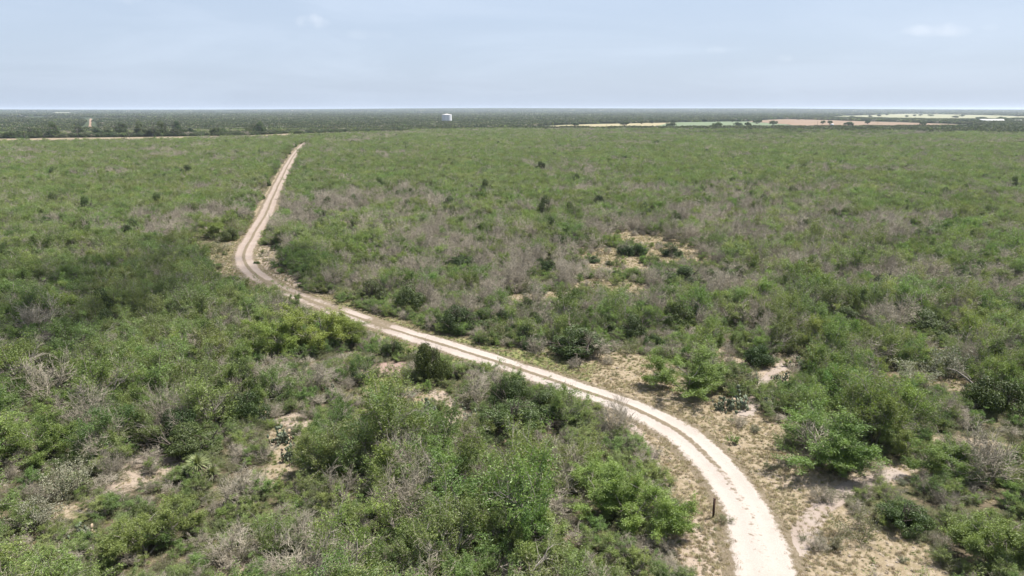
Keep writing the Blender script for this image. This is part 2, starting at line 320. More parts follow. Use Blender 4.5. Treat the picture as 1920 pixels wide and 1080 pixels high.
def make_road():
    P = RC; T = np.gradient(P, axis=0); T /= np.linalg.norm(T, axis=1)[:, None]; Nn = np.stack([T[:, 1], -T[:, 0]], 1)
    Y0 = P[:, 1]
    u = np.array([-3.6, -2.9, -2.3, -1.9, -1.55, -1.15, -.8, -.5, -.2, .2, .5, .8, 1.15, 1.55, 1.9, 2.3, 2.9, 3.6])
    prof = np.array([-.10, -.03, .015, .05, .035, .0, .025, .06, .085, .085, .06, .025, .0, .035, .05, .015, -.03, -.10])
    rut = np.array([0, .05, .25, .62, 1, 1, 1, .7, .3, .3, .7, 1, 1, 1, .62, .25, .05, 0])
    wid = np.interp(Y0, [20, 45, 62, 100, 160, 300, 700], [.92, .84, .78, .76, .80, .84, .86])
    wob = .35 * (fbm(P[:, 0], P[:, 1], 9, 45) - .5)
    U = u[None, :] * wid[:, None] * (1 + .30 * (fbm(P[:, 0], P[:, 1], 3.5, 46)[:, None] - .5)) + wob[:, None]
    X = P[:, 0, None] + Nn[:, 0, None] * U; Y = P[:, 1, None] + Nn[:, 1, None] * U
    Z = ground_z(X, Y) + prof[None, :] + .07 * (fbm(X, Y, 1.3, 41) - .5) + .05
    # the tracks open out into one pale sheet near the viewer
    merge = (1 - sst(38, 62, Y)) * .75
    Rt = np.maximum(rut[None, :] * np.ones_like(X), merge * (np.abs(u) < 1.3)[None, :])
    farc = sst(50, 64, Y) * (np.abs(u) < .45)[None, :]; Rt = Rt * (1 - .75 * farc)
    Rt *= .78 + .36 * fbm(X, Y, 5, 43)
    grown = sst(62, 80, Y) * (1 - sst(105, 125, Y)); Rt *= 1 - grown[...] * .75 * sst(.45, .75, fbm(X, Y, 6, 44))
    gap = np.exp(-((Y - 108) / 9) ** 2) * (X < -12); Rt = Rt * (1 - .45 * gap)
    n, m = X.shape; idx = np.arange(n * m).reshape(n, m)
    q = np.stack([idx[:-1, :-1], idx[:-1, 1:], idx[1:, 1:], idx[1:, :-1]], -1).reshape(-1, 4)
    pink = sst(62, 115, Y)
    me = mesh_np("dirt_road", np.stack([X, Y, Z], -1).reshape(-1, 3), quads=q, mats=[MAT_ROAD], smooth=True, attrs=dict(rut=Rt.ravel(), pink=pink.ravel()))
    return tag(link("dirt_road", me), "pale two-rut caliche ranch road winding away through the brush", None, None, "structure")
make_road()

PATHS = [([(18.51, 39.22), (20.36, 42.18), (22.80, 44.98), (26.17, 47.56), (31.13, 49.91)], .75, "narrow winding sandy footpath branching right off the dry grass"), ([(21.96, 60.25), (23.76, 63.20), (25.51, 66.41), (28.33, 70.86), (31.60, 74.49)], .6, "short sandy footpath climbing between prickly pears"), ([(10.88, 58.42), (11.49, 55.86), (11.80, 53.11), (11.77, 49.91)], .34, "thin pale trail left of the road bend")]
for P_, w_, lab in PATHS:
    P = catmull(P_, .35); T = np.gradient(P, axis=0); T /= np.linalg.norm(T, axis=1)[:, None]; Nn = np.stack([T[:, 1], -T[:, 0]], 1)
    u = np.array([-1.5, -1, -.6, -.2, .2, .6, 1, 1.5]); prof = np.array([-.06, .0, .03, .03, .03, .03, .0, -.06])
    U_ = u[None, :] * w_ * (.7 + .6 * fbm(P[:, 0], P[:, 1], 2.2, 49))[:, None]
    X_ = P[:, 0, None] + Nn[:, 0, None] * U_; Y_ = P[:, 1, None] + Nn[:, 1, None] * U_; Z_ = ground_z(X_, Y_) + prof[None, :] + .06 * (fbm(X_, Y_, .9, 47) - .5) + .01
    n, m = X_.shape; idx = np.arange(n * m).reshape(n, m); q = np.stack([idx[:-1, :-1], idx[:-1, 1:], idx[1:, 1:], idx[1:, :-1]], -1).reshape(-1, 4)
    rt = np.ones_like(X_) * np.array([.2, .5, .9, 1, 1, .9, .5, .2])[None, :]
    tag(link("footpath", mesh_np("footpath", np.stack([X_, Y_, Z_], -1).reshape(-1, 3), quads=q, mats=[MAT_ROAD], smooth=True, attrs=dict(rut=rt.ravel(), pink=np.full(X_.size, .85)))), lab, None, None, "structure")

def flat_mat(name, a, b, sc=.02, rows=False):
    m, t = mat(name); pos = N(t, 'ShaderNodeNewGeometry').outputs['Position']
    mp = N(t, 'ShaderNodeMapping'); mp.inputs['Scale'].default_value = (.4, 1, 1); t.links.new(pos, mp.inputs[0])
    n = NOISE(t, mp.outputs[0], sc, 6, .65); n2 = NOISE(t, pos, .5, 4, .7)
    c = MIX(t, RAMP(t, n, .35, .65, 0, 1), a, b)
    surf(t, MIX(t, RAMP(t, n2, .3, .7, 0, .25), c, tuple(.6 * v for v in a)), .95, bump(t, n2, .5, .2)); return m
for k, (nm, _, poly, a, b) in enumerate(FIELDS):
    P = catmull(list(poly) + [poly[0]], 15.0)[:-1]
    c = P.mean(0); rings = [P * f + c * (1 - f) for f in (1, .66, .33)]
    jit = (fbm(P[:, 0], P[:, 1], 40, 70 + k) - .5)[:, None] * (P - c) * .08; rings[0] = rings[0] + jit
    v2 = np.vstack(rings + [c[None]]); n = len(P)
    z = ground_z(v2[:, 0], v2[:, 1]) + .12 + .05 * k
    q = [(r * n + i, r * n + (i + 1) % n, (r + 1) * n + (i + 1) % n, (r + 1) * n + i) for r in (0, 1) for i in range(n)]
    tr = [(2 * n + i, 2 * n + (i + 1) % n, 3 * n) for i in range(n)]
    tag(link(nm, mesh_np(nm, np.column_stack([v2, z]), quads=q, tris=tr, mats=[flat_mat(nm, a, b)])), None, None, None, "structure")

# ------------------------------------------------------------------ plant builders
def rot_about(d, ang, az):
    d = d / np.linalg.norm(d); a = np.cross(d, (0, 0, 1.0)) if abs(d[2]) < .95 else np.cross(d, (1.0, 0, 0)); a /= np.linalg.norm(a); b = np.cross(d, a)
    return d * math.cos(ang) + (a * math.cos(az) + b * math.sin(az)) * math.sin(ang)
def tubes(segs, k=3):
    S = np.array(segs); p0, p1, r0, r1 = S[:, :3], S[:, 3:6], S[:, 6], S[:, 7]
    d = p1 - p0; d /= np.linalg.norm(d, axis=1)[:, None] + 1e-9
    ref = np.where(np.abs(d[:, 2:3]) < .9, [[0, 0, 1.0]], [[1.0, 0, 0]]); a = np.cross(d, ref); a /= np.linalg.norm(a, axis=1)[:, None]; b = np.cross(d, a)
    v = np.zeros((len(S), 2 * k, 3))
    for i in range(k):
        w = 2 * math.pi * i / k; o = a * math.cos(w) + b * math.sin(w)
        v[:, i] = p0 + o * r0[:, None]; v[:, k + i] = p1 + o * r1[:, None]
    base = np.arange(len(S))[:, None] * 2 * k
    q = np.concatenate([base + np.array([i, (i + 1) % k, k + (i + 1) % k, k + i]) for i in range(k)], 0)
    return v.reshape(-1, 3), q
def grow(rng, p, d, L, r, lev, sp, segs, tips):
    n = sp['nseg'][lev]; last = lev == len(sp['kids']) - 1
    for i in range(n):
        d = d + rng.normal(0, sp['wander'], 3) + np.array([0, 0, sp['up'][lev]]); d = d / np.linalg.norm(d)
        q = p + d * (L / n); ra = r * (1 - .55 * i / n); rb = r * (1 - .55 * (i + 1) / n)
        segs.append((*p, *q, ra, rb))
        if not last:
            k = sp['kids'][lev] / n; k = int(k) + (rng.random() < k % 1)
            for _ in range(k):
                dd = rot_about(d, math.radians(rng.uniform(*sp['ang'])), rng.uniform(0, 6.283))
                if dd[2] < -.25: dd[2] *= -.4
                f = rng.uniform(0, 1); grow(rng, p * (1 - f) + q * f, dd, L * rng.uniform(*sp['ratio']), rb * .68, lev + 1, sp, segs, tips)
        if lev >= sp['leafy']: tips.append((*p, *q))
        p = q
def leaves_on(rng, tips, n, spread, L, W, droop=.0, flat=.5, lump=1.1):
    T = np.array(tips); i = rng.integers(0, len(T), n); f = rng.random((n, 1))
    p = T[i, :3] * (1 - f) + T[i, 3:] * f + rng.normal(0, spread, (n, 3))
    d = rng.normal(0, 1, (n, 3)); d[:, 2] = d[:, 2] * (1 - flat) - droop; d /= np.linalg.norm(d, axis=1)[:, None]
    s = rng.normal(0, 1, (n, 3)); s = np.cross(d, s); s /= np.linalg.norm(s, axis=1)[:, None]
    l = L * rng.uniform(.6, 1.3, (n, 1)); w = W * rng.uniform(.6, 1.3, (n, 1))
    v = np.stack([p, p + d * l * .5 + s * w * .5, p + d * l, p + d * l * .5 - s * w * .5], 1).reshape(-1, 3)
    q = np.arange(n * 4).reshape(n, 4)
    ph = rng.uniform(0, 6.28, 6)
    cl = .5 + .25 * np.sin(p[:, 0] * 3.1 / lump + ph[0]) * np.sin(p[:, 1] * 2.7 / lump + ph[1]) + .2 * np.sin(p[:, 2] * 4.3 / lump + ph[2] + p[:, 0])
    tone = np.clip(cl + rng.normal(0, .22, n), 0, 1)
    return v, q, np.repeat(tone, 4)
def finish(kind, wood, leaf, wm, lm, wname, lname):
    """One plant variant: wood mesh, leaf mesh and, for the distant mass, both joined; scaled to unit crown radius 1."""
    wv, wq = wood; out = {}
    allv = wv if leaf is None else np.vstack([wv, leaf[0]])
    rad = np.percentile(np.hypot(allv[:, 0], allv[:, 1]), 96); 
    out['r'] = rad; out['h'] = allv[:, 2].max()
    out['wood'] = mesh_np(wname, wv, quads=wq, mats=[wm], smooth=True)
    if leaf is not None:
        out['leaf'] = mesh_np(lname, leaf[0], quads=leaf[1], mats=[lm], attrs=dict(tone=leaf[2]))
        mi = np.concatenate([np.zeros(len(wq)), np.ones(len(leaf[1]))])
        out['all'] = mesh_np(kind, allv, quads=np.vstack([wq, leaf[1] + len(wv)]), mats=[wm, lm], mat_idx=mi, attrs=dict(tone=np.concatenate([np.zeros(len(wv)), leaf[2]])))
    else: out['all'] = out['wood']
    return out
def stems(rng, n, tilt, L, r, sp, foot=.15):
    segs, tips = [], []
    a0 = rng.uniform(0, 6.28)
    for i in range(n):
        az = a0 + 6.283 * i / n + rng.normal(0, .35); ti = math.radians(rng.uniform(*tilt))
        d = np.array([math.sin(ti) * math.cos(az), math.sin(ti) * math.sin(az), math.cos(ti)])
        grow(rng, np.array([foot * math.cos(az), foot * math.sin(az), -.12]), d, L * rng.uniform(.8, 1.2), r * rng.uniform(.75, 1.15), 0, sp, segs, tips)
    return segs, tips
def v_mesquite(seed, nleaf=9000, L=2.2, name='mesquite_tree', lw=1.0):
    rng = np.random.default_rng(seed)
    sp = dict(nseg=(4, 3, 3, 2), kids=(5, 5, 4, 0), wander=.16, up=(.10, .03, -.02, -.05), ang=(28, 62), ratio=(.5, .78), leafy=2)
    segs, tips = stems(rng, rng.integers(2, 5), (18, 46), L, .085, sp)
    T = [t for t in tips if t[5] > .7]
    # a share of the twigs stays bare
    T = [t for t in T if (math.sin(t[0] * 2.1 + seed) * math.sin(t[1] * 2.3) + math.sin(t[2] * 3 + t[0])) > -1.05 + .25 * (seed % 3)]
    leaf = leaves_on(rng, T, nleaf, .085 * lw, .155, .042, droop=.25)
    return finish('mesquite_tree', tubes(segs), leaf, W_MESQ, L_BIG if nleaf > 20000 else L_MESQ, 'trunk', 'crown')
def v_thorn(seed):
    rng = np.random.default_rng(seed)
    sp = dict(nseg=(3, 3, 2), kids=(5, 5, 0), wander=.2, up=(.05, .02, 0), ang=(30, 75), ratio=(.45, .75), leafy=1)
    segs, tips = stems(rng, 7, (8, 60), 1.35, .026, sp, .25)
    leaf = leaves_on(rng, tips, 3600, .06, .085, .042, droop=.0, flat=.2, lump=.7)
    return finish('thorn_shrub', tubes(segs), leaf, W_THORN, L_THORN, 'stem', 'foliage')
def v_bare(seed):
    rng = np.random.default_rng(seed)
    sp = dict(nseg=(4, 3, 3, 2), kids=(6, 6, 6, 0), wander=.17, up=(.07, .05, .03, 0), ang=(22, 55), ratio=(.48, .72), leafy=3)
    segs, tips = stems(rng, 4 + seed % 3, (8, 44), 1.75, .05, sp, .2)
    S = np.array(segs); S[:, 6:] = np.maximum(S[:, 6:], .0085)
    return finish('bare_shrub', tubes(S), None, W_GREY, None, 'bare_shrub', '')
def v_ever(seed, tall=1.0):
    rng = np.random.default_rng(seed)
    sp = dict(nseg=(3, 3, 2), kids=(4, 4, 0), wander=.12, up=(.08, .02, 0), ang=(25, 55), ratio=(.5, .75), leafy=1)
    segs, tips = stems(rng, 4, (8, 40), 1.5 * tall, .06, sp, .18)
    nl = 34; az = rng.uniform(0, 6.28, nl); rr = np.sqrt(rng.random(nl)) * 1.25
    top = (1.75 - .75 * rr ** 1.5) * tall
    ex, ey, ph_ = rng.uniform(.75, 1.25), rng.uniform(.75, 1.25), rng.uniform(0, 6.28); top = top * (1 + .28 * np.sin(az + ph_) * rr)
    c = np.stack([rr * np.cos(az) * ex, rr * np.sin(az) * ey, .22 + top * rng.random(nl) ** .6 * .85], 1); R = rng.uniform(.2, .5, nl) * (1.15 - .2 * rr)
    n = 17000; i = rng.choice(nl, n, p=R ** 2 / (R ** 2).sum()); d = rng.normal(0, 1, (n, 3)); d /= np.linalg.norm(d, axis=1)[:, None]
    p = c[i] + d * (R[i] * (rng.uniform(.5, 1.0, n) ** .5 + np.abs(rng.normal(0, .13, n))))[:, None]
    ok = p[:, 2] > .05; p, d, i = p[ok], d[ok], i[ok]; n = len(p)
    nor = d + rng.normal(0, .55, (n, 3)); nor /= np.linalg.norm(nor, axis=1)[:, None]
    a = np.cross(nor, rng.normal(0, 1, (n, 3))); a /= np.linalg.norm(a, axis=1)[:, None]; b = np.cross(nor, a)
    s = rng.uniform(.026, .05, (n, 1))
    v = np.stack([p - a * s, p + b * s * .7, p + a * s, p - b * s * .7], 1).reshape(-1, 3)
    tone = np.clip(.45 + .3 * (rng.random(nl)[i] - .5) + rng.normal(0, .22, n), 0, 1)
    leaf = (v, np.arange(n * 4).reshape(n, 4), np.repeat(tone, 4))
    return finish('evergreen_shrub', tubes(segs), leaf, W_DARK, L_EVER, 'stem', 'foliage')
def v_sage(seed):
    rng = np.random.default_rng(seed)
    sp = dict(nseg=(3, 2, 2), kids=(5, 4, 0), wander=.16, up=(.08, .05, 0), ang=(22, 55), ratio=(.5, .75), leafy=1)
    segs, tips = stems(rng, 7, (8, 52), 1.0, .022, sp, .2)
    leaf = leaves_on(rng, tips, 4200, .06, .07, .04, droop=-.1, flat=.2, lump=.6)
    return finish('silver_shrub', tubes(segs), leaf, W_GREY, L_SAGE, 'stem', 'foliage')
def uniq(lst):
    for d in lst: d['r'] = max(d['r'], .3)
    return lst
VAR = {
    'mesquite': uniq([v_mesquite(100 + s, (12500, 10500, 5200, 12000, 7500, 3200, 10500, 6000)[s]) for s in range(8)]),
    'bigmesq': uniq([v_mesquite(150 + s, 36000, 3.0, lw=1.3) for s in range(3)]),
    'thorn': uniq([v_thorn(200 + s) for s in range(5)]),
    'bare': uniq([v_bare(300 + s) for s in range(6)]),
    'ever': uniq([v_ever(400 + s, (1, 1.25, .85, 1.45)[s % 4]) for s in range(8)]),
    'sage': uniq([v_sage(500 + s) for s in range(3)]),
}
NAMES = {'mesquite': ('mesquite_tree', 'tree', 'feathery green mesquites in the brush', 'trunk', 'crown'),
         'bigmesq': ('mesquite_tree', 'tree', 'feathery green mesquites in the brush', 'trunk', 'crown'),
         'thorn': ('thorn_shrub', 'shrub', 'olive thorn shrubs in the brush', 'stem', 'foliage'),
         'bare': ('bare_shrub', 'bare shrub', 'leafless grey shrubs in the brush', None, None),
         'ever': ('evergreen_shrub', 'shrub', 'dark evergreen shrubs in the brush', 'stem', 'foliage'),
         'sage': ('silver_shrub', 'shrub', 'silvery shrubs in the brush', 'stem', 'foliage')}
proto = {}
def place(kind, vi, x, y, s, rz, label, group=True, zs=1.0):
    """Copies the thing and each of its parts; mesh data are shared."""
    nm, cat, grp, wn_, ln_ = NAMES[kind]; V = VAR[kind][vi]
    key = (kind, vi)
    if key not in proto:
        if wn_ is None: proto[key] = (bpy.data.objects.new(nm, V['wood']), [])
        else: proto[key] = (bpy.data.objects.new(nm, None), [bpy.data.objects.new(wn_, V['wood']), bpy.data.objects.new(ln_, V['leaf'])])
        proto[key][0].empty_display_size = .3
    root, ch = proto[key]
    o = root.copy(); col.objects.link(o)
    o.location = (x, y, float(ground_z(x, y))); o.rotation_euler = (0, 0, rz); o.scale = (s, s, s * zs)
    tag(o, label, cat, grp if group else None)
    for c in ch:
        d = c.copy(); d.parent = o; col.objects.link(d)
    return o

# ------------------------------------------------------------------ named plants of the photograph: kind, (x, y, crown width in m), height factor, label
MARK = [
    ('mesquite', (25.68, 51.29, 8.95), 1.0, "big spreading mesquite with dead grey limbs beside the tan clearing"),
    ('ever', (-8.57, 69.32, 3.66), 1.6, "tall dark evergreen shrub standing against the near edge of the road"),
    ('thorn', (-11.06, 68.72, 3.97), 1.1, "olive thorn shrub hugging the tall dark evergreen beside the reddish patch"),
    ('ever', (-0.26, 62.06, 3.93), 1.35, "dark evergreen shrub whose crown overlaps the road below the verge grass"),
    ('ever', (-0.10, 57.12, 5.76), .95, "wide dark evergreen shrub at the front of the clump by the road"),
    ('ever', (3.11, 60.02, 4.22), 1.0, "dark evergreen shrub in the middle of the clump before the road bend"),
    ('ever', (5.88, 57.33, 3.18), 1.0, "dark evergreen shrub at the right end of the clump before the road bend"),
    ('ever', (-20.88, 100.36, 5.30), 1.0, "dark shrub on the far verge opposite the hidden stretch of road"),
    ('ever', (-14.76, 95.78, 4.46), 1.1, "dark green shrub next along the far verge from the hidden road stretch"),
    ('ever', (-3.92, 88.17, 4.27), 1.0, "bushy dark shrub set back from the far verge"),
    ('ever', (17.37, 79.62, 2.98), .9, "small dark evergreen between the round one and the broad verge mesquite"),
    ('bare', (10.01, 76.61, 3.76), 1.1, "leafless grey shrub right of the large dark verge shrub"),
    ('bare', (-3.55, 63.71, 4.24), 1.0, "grey twiggy dead shrub left of the dark clump by the road"),
    ('thorn', (-4.53, 64.24, 3.41), 1.0, "olive shrub with twisted pale limbs left of the dark roadside clump"),
    ('mesquite', (5.01, 58.54, 4.52), 1.2, "mesquite with one bough reaching over the road bend"),
    ('ever', (15.40, 83.27, 4.46), 1.1, "round dark green evergreen shrub alone beyond the road verge"),
    ('ever', (22.11, 87.70, 4.54), 1.0, "dark evergreen shrub right of the round one beyond the verge"),
    ('mesquite', (17.76, 65.99, 8.20), 1.0, "broad green mesquite on the far side of the dry grass verge"),
    ('ever', (7.70, 77.34, 6.63), .95, "large dark shrub draped with dead grey limbs along the verge"),
    ('bare', (3.02, 77.16, 2.90), 1.3, "upright leafless grey tree on the verge before the large dark shrub"),
    ('ever', (-7.16, 86.78, 5.33), 1.0, "leafy green shrub with a pale forked stem on the far verge"),
    ('thorn', (-2.33, 82.02, 5.33), 1.1, "olive shrub at the verge between two dark evergreens"),
    ('ever', (-24.57, 59.67, 3.99), 1.15, "dark rounded evergreen shrub left of the bare sandy patch"),
    ('thorn', (-22.30, 61.45, 3.08), 1.1, "olive shrub between the dark evergreen and the bare sandy patch"),
    ('ever', (-26.85, 52.92, 5.03), .85, "wide dark green shrub directly behind the yuccas"),
    ('ever', (-9.57, 123.61, 5.08), .95, "dark shrub standing out left of the grassy clearing"),
    ('ever', (6.14, 119.34, 3.97), .95, "dark shrub on the left rim of the grassy clearing"),
    ('ever', (24.90, 134.12, 3.80), 1.0, "dark shrub near the far rim of the grassy clearing"),
    ('ever', (31.24, 134.12, 4.43), .9, "round dark shrub at the right of the grassy clearing"),
    ('ever', (28.38, 112.31, 5.89), .85, "wide dark shrub below the right side of the grassy clearing"),
    ('ever', (15.47, 128.19, 2.63), .85, "small dark shrub alone in the middle of the grassy clearing"),
    ('ever', (18.18, 125.86, 1.79), .8, "tiniest dark shrub inside the grassy clearing"),
    ('ever', (27.76, 73.80, 3.15), 1.0, "dark shrub at the head of the sandy footpath"),
    ('thorn', (22.52, 65.99, 4.92), 1.0, "olive thorn shrub above the prickly pears beside the footpath"),
    ('ever', (44.96, 89.60, 3.90), .8, "dark low shrub amid grey brush on the right slope"),
    ('ever', (53.82, 85.21, 5.52), .95, "dark shrub in the green brush at the right"),
    ('ever', (46.91, 61.45, 6.15), .85, "wide dark shrub beside the fallen pale log"),
    ('thorn', (23.68, 41.44, 4.18), 1.0, "rounded green shrub on the right of the winding footpath"),
    ('ever', (27.09, 42.50, 3.53), 1.0, "dark shrub behind the rounded green one by the winding footpath"),
    ('thorn', (21.19, 40.25, 3.01), .7, "low olive shrub at the edge of the dry grass by the road"),
    ('bigmesq', (-8.99, 66.69, 1.54), .8, "small bright green bush in front of the olive thorn shrub"),
    ('thorn', (14.87, 42.95, 1.57), .75, "small green bush right beside the dark post"),
    ('ever', (-47.92, 126.78, 1.20), .8, "tiny round bush alone on the road shoulder at the bend"),
    ('bare', (-46.07, 63.71, 6.35), 1.1, "large pale leafless shrub at the left edge of the brush"),
    ('bare', (-20.11, 65.99, 4.65), 1.1, "pale dead shrub above the bare sandy patch"),
    ('bare', (-74.99, 169.61, 6.34), 1.0, "whitish dead shrub left of the straight road"),
    ('bare', (-20.03, 45.91, 3.77), 1.0, "pale tangle of dead branches below the yuccas"),
    ('bare', (-12.61, 45.55, 3.35), 1.2, "leafless grey tree on a thin dark stem in the near brush"),
    ('bare', (-17.81, 38.67, 3.77), 1.0, "spreading grey dead shrub in the left foreground"),
    ('bare', (9.40, 56.38, 3.99), 1.25, "bare dark-limbed tree standing before the road bend"),
    ('bare', (37.08, 48.59, 6.25), 1.0, "spreading leafless tree with dark limbs at the right edge"),
    ('bare', (-61.46, 86.33, 6.29), 1.0, "grey leafless shrub in the shaded brush at the far left"),
    ('mesquite', (-23.68, 80.40, 9.81), 1.0, "feathery mesquite whose crown hides part of the road"),
    ('mesquite', (-28.02, 78.09, 7.64), 1.0, "yellow-green mesquite left of the one that hides the road"),
    ('mesquite', (-20.23, 81.61, 5.44), 1.0, "small mesquite at the near edge of the hidden stretch of road"),
    ('mesquite', (9.77, 42.18, 7.01), .9, "wide feathery mesquite left of the dark post"),
    ('mesquite', (6.61, 44.84, 5.83), .8, "low mesquite in the near brush between post and dead tree"),
    ('mesquite', (-23.75, 39.22, 6.24), .8, "wide mesquite in the left foreground corner"),
    ('mesquite', (-38.91, 52.00, 6.19), .9, "bright green mesquite on the left beside the rocky ground"),
    ('mesquite', (34.49, 49.82, 6.39), .75, "low mesquite spreading over the sandy ground at the right"),
    ('mesquite', (30.81, 38.13, 6.77), .9, "bright green mesquite in the right foreground corner"),
    ('sage', (-33.18, 46.65, 5.23), .9, "silvery grey shrub in the left foreground"),
    ('sage', (-33.03, 42.50, 3.71), .8, "second silvery shrub nearer the left corner"),
    ('sage', (42.04, 68.87, 5.11), .9, "pale straw-green shrub left of the weathered stump"),
    ('sage', (47.22, 70.39, 5.21), .9, "pale straw-green shrub right of the weathered stump"),
    ('thorn', (14.33, 78.09, 4.46), .8, "low olive shrub between the verge and the round evergreen"),
    ('thorn', (-64.25, 158.28, 7.41), 1.2, "dark leafy shrub on the left bank of the straight road"),
    ('ever', (-62.53, 150.21, 4.47), .9, "dark evergreen on the left bank where the road begins to bend"),
    ('mesquite', (-67.71, 154.14, 7.71), 1.1, "leafy mesquite left of the dark evergreen at the road bend"),
    ('mesquite', (-69.50, 170.42, 6.10), 1.1, "mesquite on the left bank just beyond the road bend's dark evergreen"),
    ('thorn', (-59.65, 136.75, 5.80), 1.1, "olive shrub on the left bank of the road bend"),
    ('ever', (-48.19, 139.47, 2.63), .9, "dark bush on the right bank of the road above the bend"),
]
rng = np.random.default_rng(21)
placed_marks = []
for kind, (x, y, w), zs, label in MARK:
    if kind == 'mesquite' and w > 5.0: kind = 'bigmesq'
    vi = int(rng.integers(0, len(VAR[kind]))); V = VAR[kind][vi]; s = w / 2 / V['r']
    if kind in ('mesquite', 'bigmesq'): zs = zs * min(1.0, (5.6 if kind == 'bigmesq' else 4.2) / (V['h'] * s))
    if kind == 'ever': zs = .86 * w * zs / (V['h'] * s)
    placed_marks.append((x, y, w / 2, place(kind, vi, x, y, s, rng.uniform(0, 6.28), label, group=False, zs=zs)))
# dead limbs thrust out of the big mesquite's crown
big = placed_marks[0][3]
for k, (az, ti) in enumerate(((205, 66), (240, 74), (262, 60), (285, 28), (330, 40), (250, 40))):
    segs, tips = [], []; r_ = np.random.default_rng(900 + k)
    sp = dict(nseg=(4, 3, 2), kids=(8, 7, 0), wander=.16, up=(.0, .02, 0), ang=(25, 60), ratio=(.4, .65), leafy=9)
    a, b = math.radians(az), math.radians(ti); d = np.array([math.sin(b) * math.cos(a), math.sin(b) * math.sin(a), math.cos(b)])
    grow(r_, np.array([0, 0, 1.0]) + d * .3, d, 3.9, .085, 0, sp, segs, tips)
    dl = link('dead_limb', mesh_np('dead_limb', *tubes(segs), mats=[W_GREY], smooth=True), big); sc = big.scale[0]
    dl.scale = (1 / sc, 1 / sc, 1 / sc)

# ------------------------------------------------------------------ the brush: every plant's spot
def scatter(rmin, rmax, cell, seed):
    rg = np.random.default_rng(seed); n = int(rmax / cell) + 2
    gx, gy = np.meshgrid(np.arange(-n, n), np.arange(0, n)); x = (gx.ravel() + rg.uniform(-.1, 1.1, gx.size)) * cell; y = (gy.ravel() + rg.uniform(-.1, 1.1, gx.size)) * cell
    r = np.hypot(x, y); az_ = np.degrees(np.arctan2(x, y)); lim = 43 + 900 / np.maximum(r, 20)
    m = (r >= rmin) & (r < rmax) & (np.abs(az_) < lim)
    return x[m], y[m]
parts = [scatter(24, 150, 1.72, 1), scatter(150, 300, 2.15, 4), scatter(300, 560, 2.9, 2), scatter(560, 1010, 4.0, 3)]
X = np.concatenate([p[0] for p in parts]); Y = np.concatenate([p[1] for p in parts])
band = np.concatenate([np.full(len(p[0]), i) for i, p in enumerate(parts)])
op, dry_, bare_, grn_ = fields(X, Y)
rd, rside = dist_poly(X, Y, RCC)
R_ = np.hypot(X, Y)
U = rng.random((6, len(X)))
# local mix of species
grey = fbm(X, Y, 34, 51); green = fbm(X, Y, 60, 52); small = fbm(X, Y, 22, 53)
def blob(px, r): return np.exp(-((X - px[0]) ** 2 + (Y - px[1]) ** 2) / r ** 2)
GREYB = .42 * blob((-26.47, 129.14), 26) + .36 * blob((-5.19, 108.73), 22) + .5 * blob((20.65, 124.50), 30) + .28 * blob((44.11, 102.18), 26) + .3 * blob((-27.02, 173.74), 40) + .22 * blob((24.85, 93.63), 16) + .2 * blob((-39.43, 57.98), 12) + .22 * blob((-74.87, 165.67), 22) + .2 * blob((72.85, 145.25), 40) + .25 * blob((-46.47, 165.67), 22)
GREENB = .3 * blob((-142.41, 281.78), 90) + .35 * blob((-55.07, 453.79), 160) + .3 * blob((227.62, 404.75), 150) + .25 * blob((7.92, 48.59), 11) + .25 * blob((-26.05, 80.01), 14) + .2 * blob((61.64, 91.07), 25) + .2 * blob((-55.77, 91.07), 30)
g_ = .5 + (grey - .5) * 1.9 + (vnoise(X, Y, 11, 59) - .5) * .35 + .85 * GREYB - .8 * GREENB
pm = np.clip(.56 - (g_ - .5) * 1.2, .16, .80); pb = np.clip(.19 + (g_ - .5) * .75, .10, .46); pe = np.full(X.shape, .045); fg_ = 1 - sst(70, 130, R_); pm = pm - .08 * fg_; pb = pb + .10 * fg_
pe = pe + .06 * (vnoise(X, Y, 15, 57) > .72)
pt = np.clip(1 - pm - pb - pe, .05, 1); tot = pm + pb + pe + pt
pm, pb, pe, pt = pm / tot, pb / tot, pe / tot, pt / tot
u = U[0]; kind = np.where(u < pm, 0, np.where(u < pm + pb, 1, np.where(u < pm + pb + pe, 2, 3)))   # 0 mesquite 1 bare 2 evergreen 3 thorn
rad = np.choose(kind, [1.25 + 1.75 * U[1] ** 1.25, .95 + 1.35 * U[1], .8 + 1.15 * U[1] ** 1.5, .65 + .95 * U[1]])
rad = rad * np.choose(band, [1.0, 1.2, 1.36, 1.6]) * (.85 + .3 * fbm(X, Y, 45, 55))
# open ground: none inside, thin at the rims
cl = np.maximum.reduce([blob((25.19, 139.47), 15), blob((27.54, 124.50), 14), blob((18.69, 124.50), 12)])
keep = (op < .35 + .25 * U[2]) | ((cl > .3) & (U[3] < np.choose(kind, [.12, .75, .2, .35])))
keep &= (rd > 2.3 + rad * .70 + .7 * U[3]) | ((Y > 590) & (rd > 2.2))
sd_, _ = dist_poly(X, Y, STRIP_L); 
keep &= sd_ > np.where(X < -262, 34, np.where(X < -120, 9, 22)) + 5 * U[2]
nside = Y < np.interp(X, [q_[0] for q_ in STRIP_L], [q_[1] for q_ in STRIP_L])
near_strip = nside & (((sd_ < 130) & (X < -300)) | ((sd_ < 70) & (X < -130)))
belt = (sd_ < 85) & ~nside & (X < 200); kind = np.where(belt & (U[5] < .85), 2, kind); rad = np.where(belt, rad * 1.5, rad); keep &= ~(near_strip & (U[4] < .72)); rad = np.where(near_strip, rad * .72, rad); zlow = np.where(near_strip, .55, 1.0)
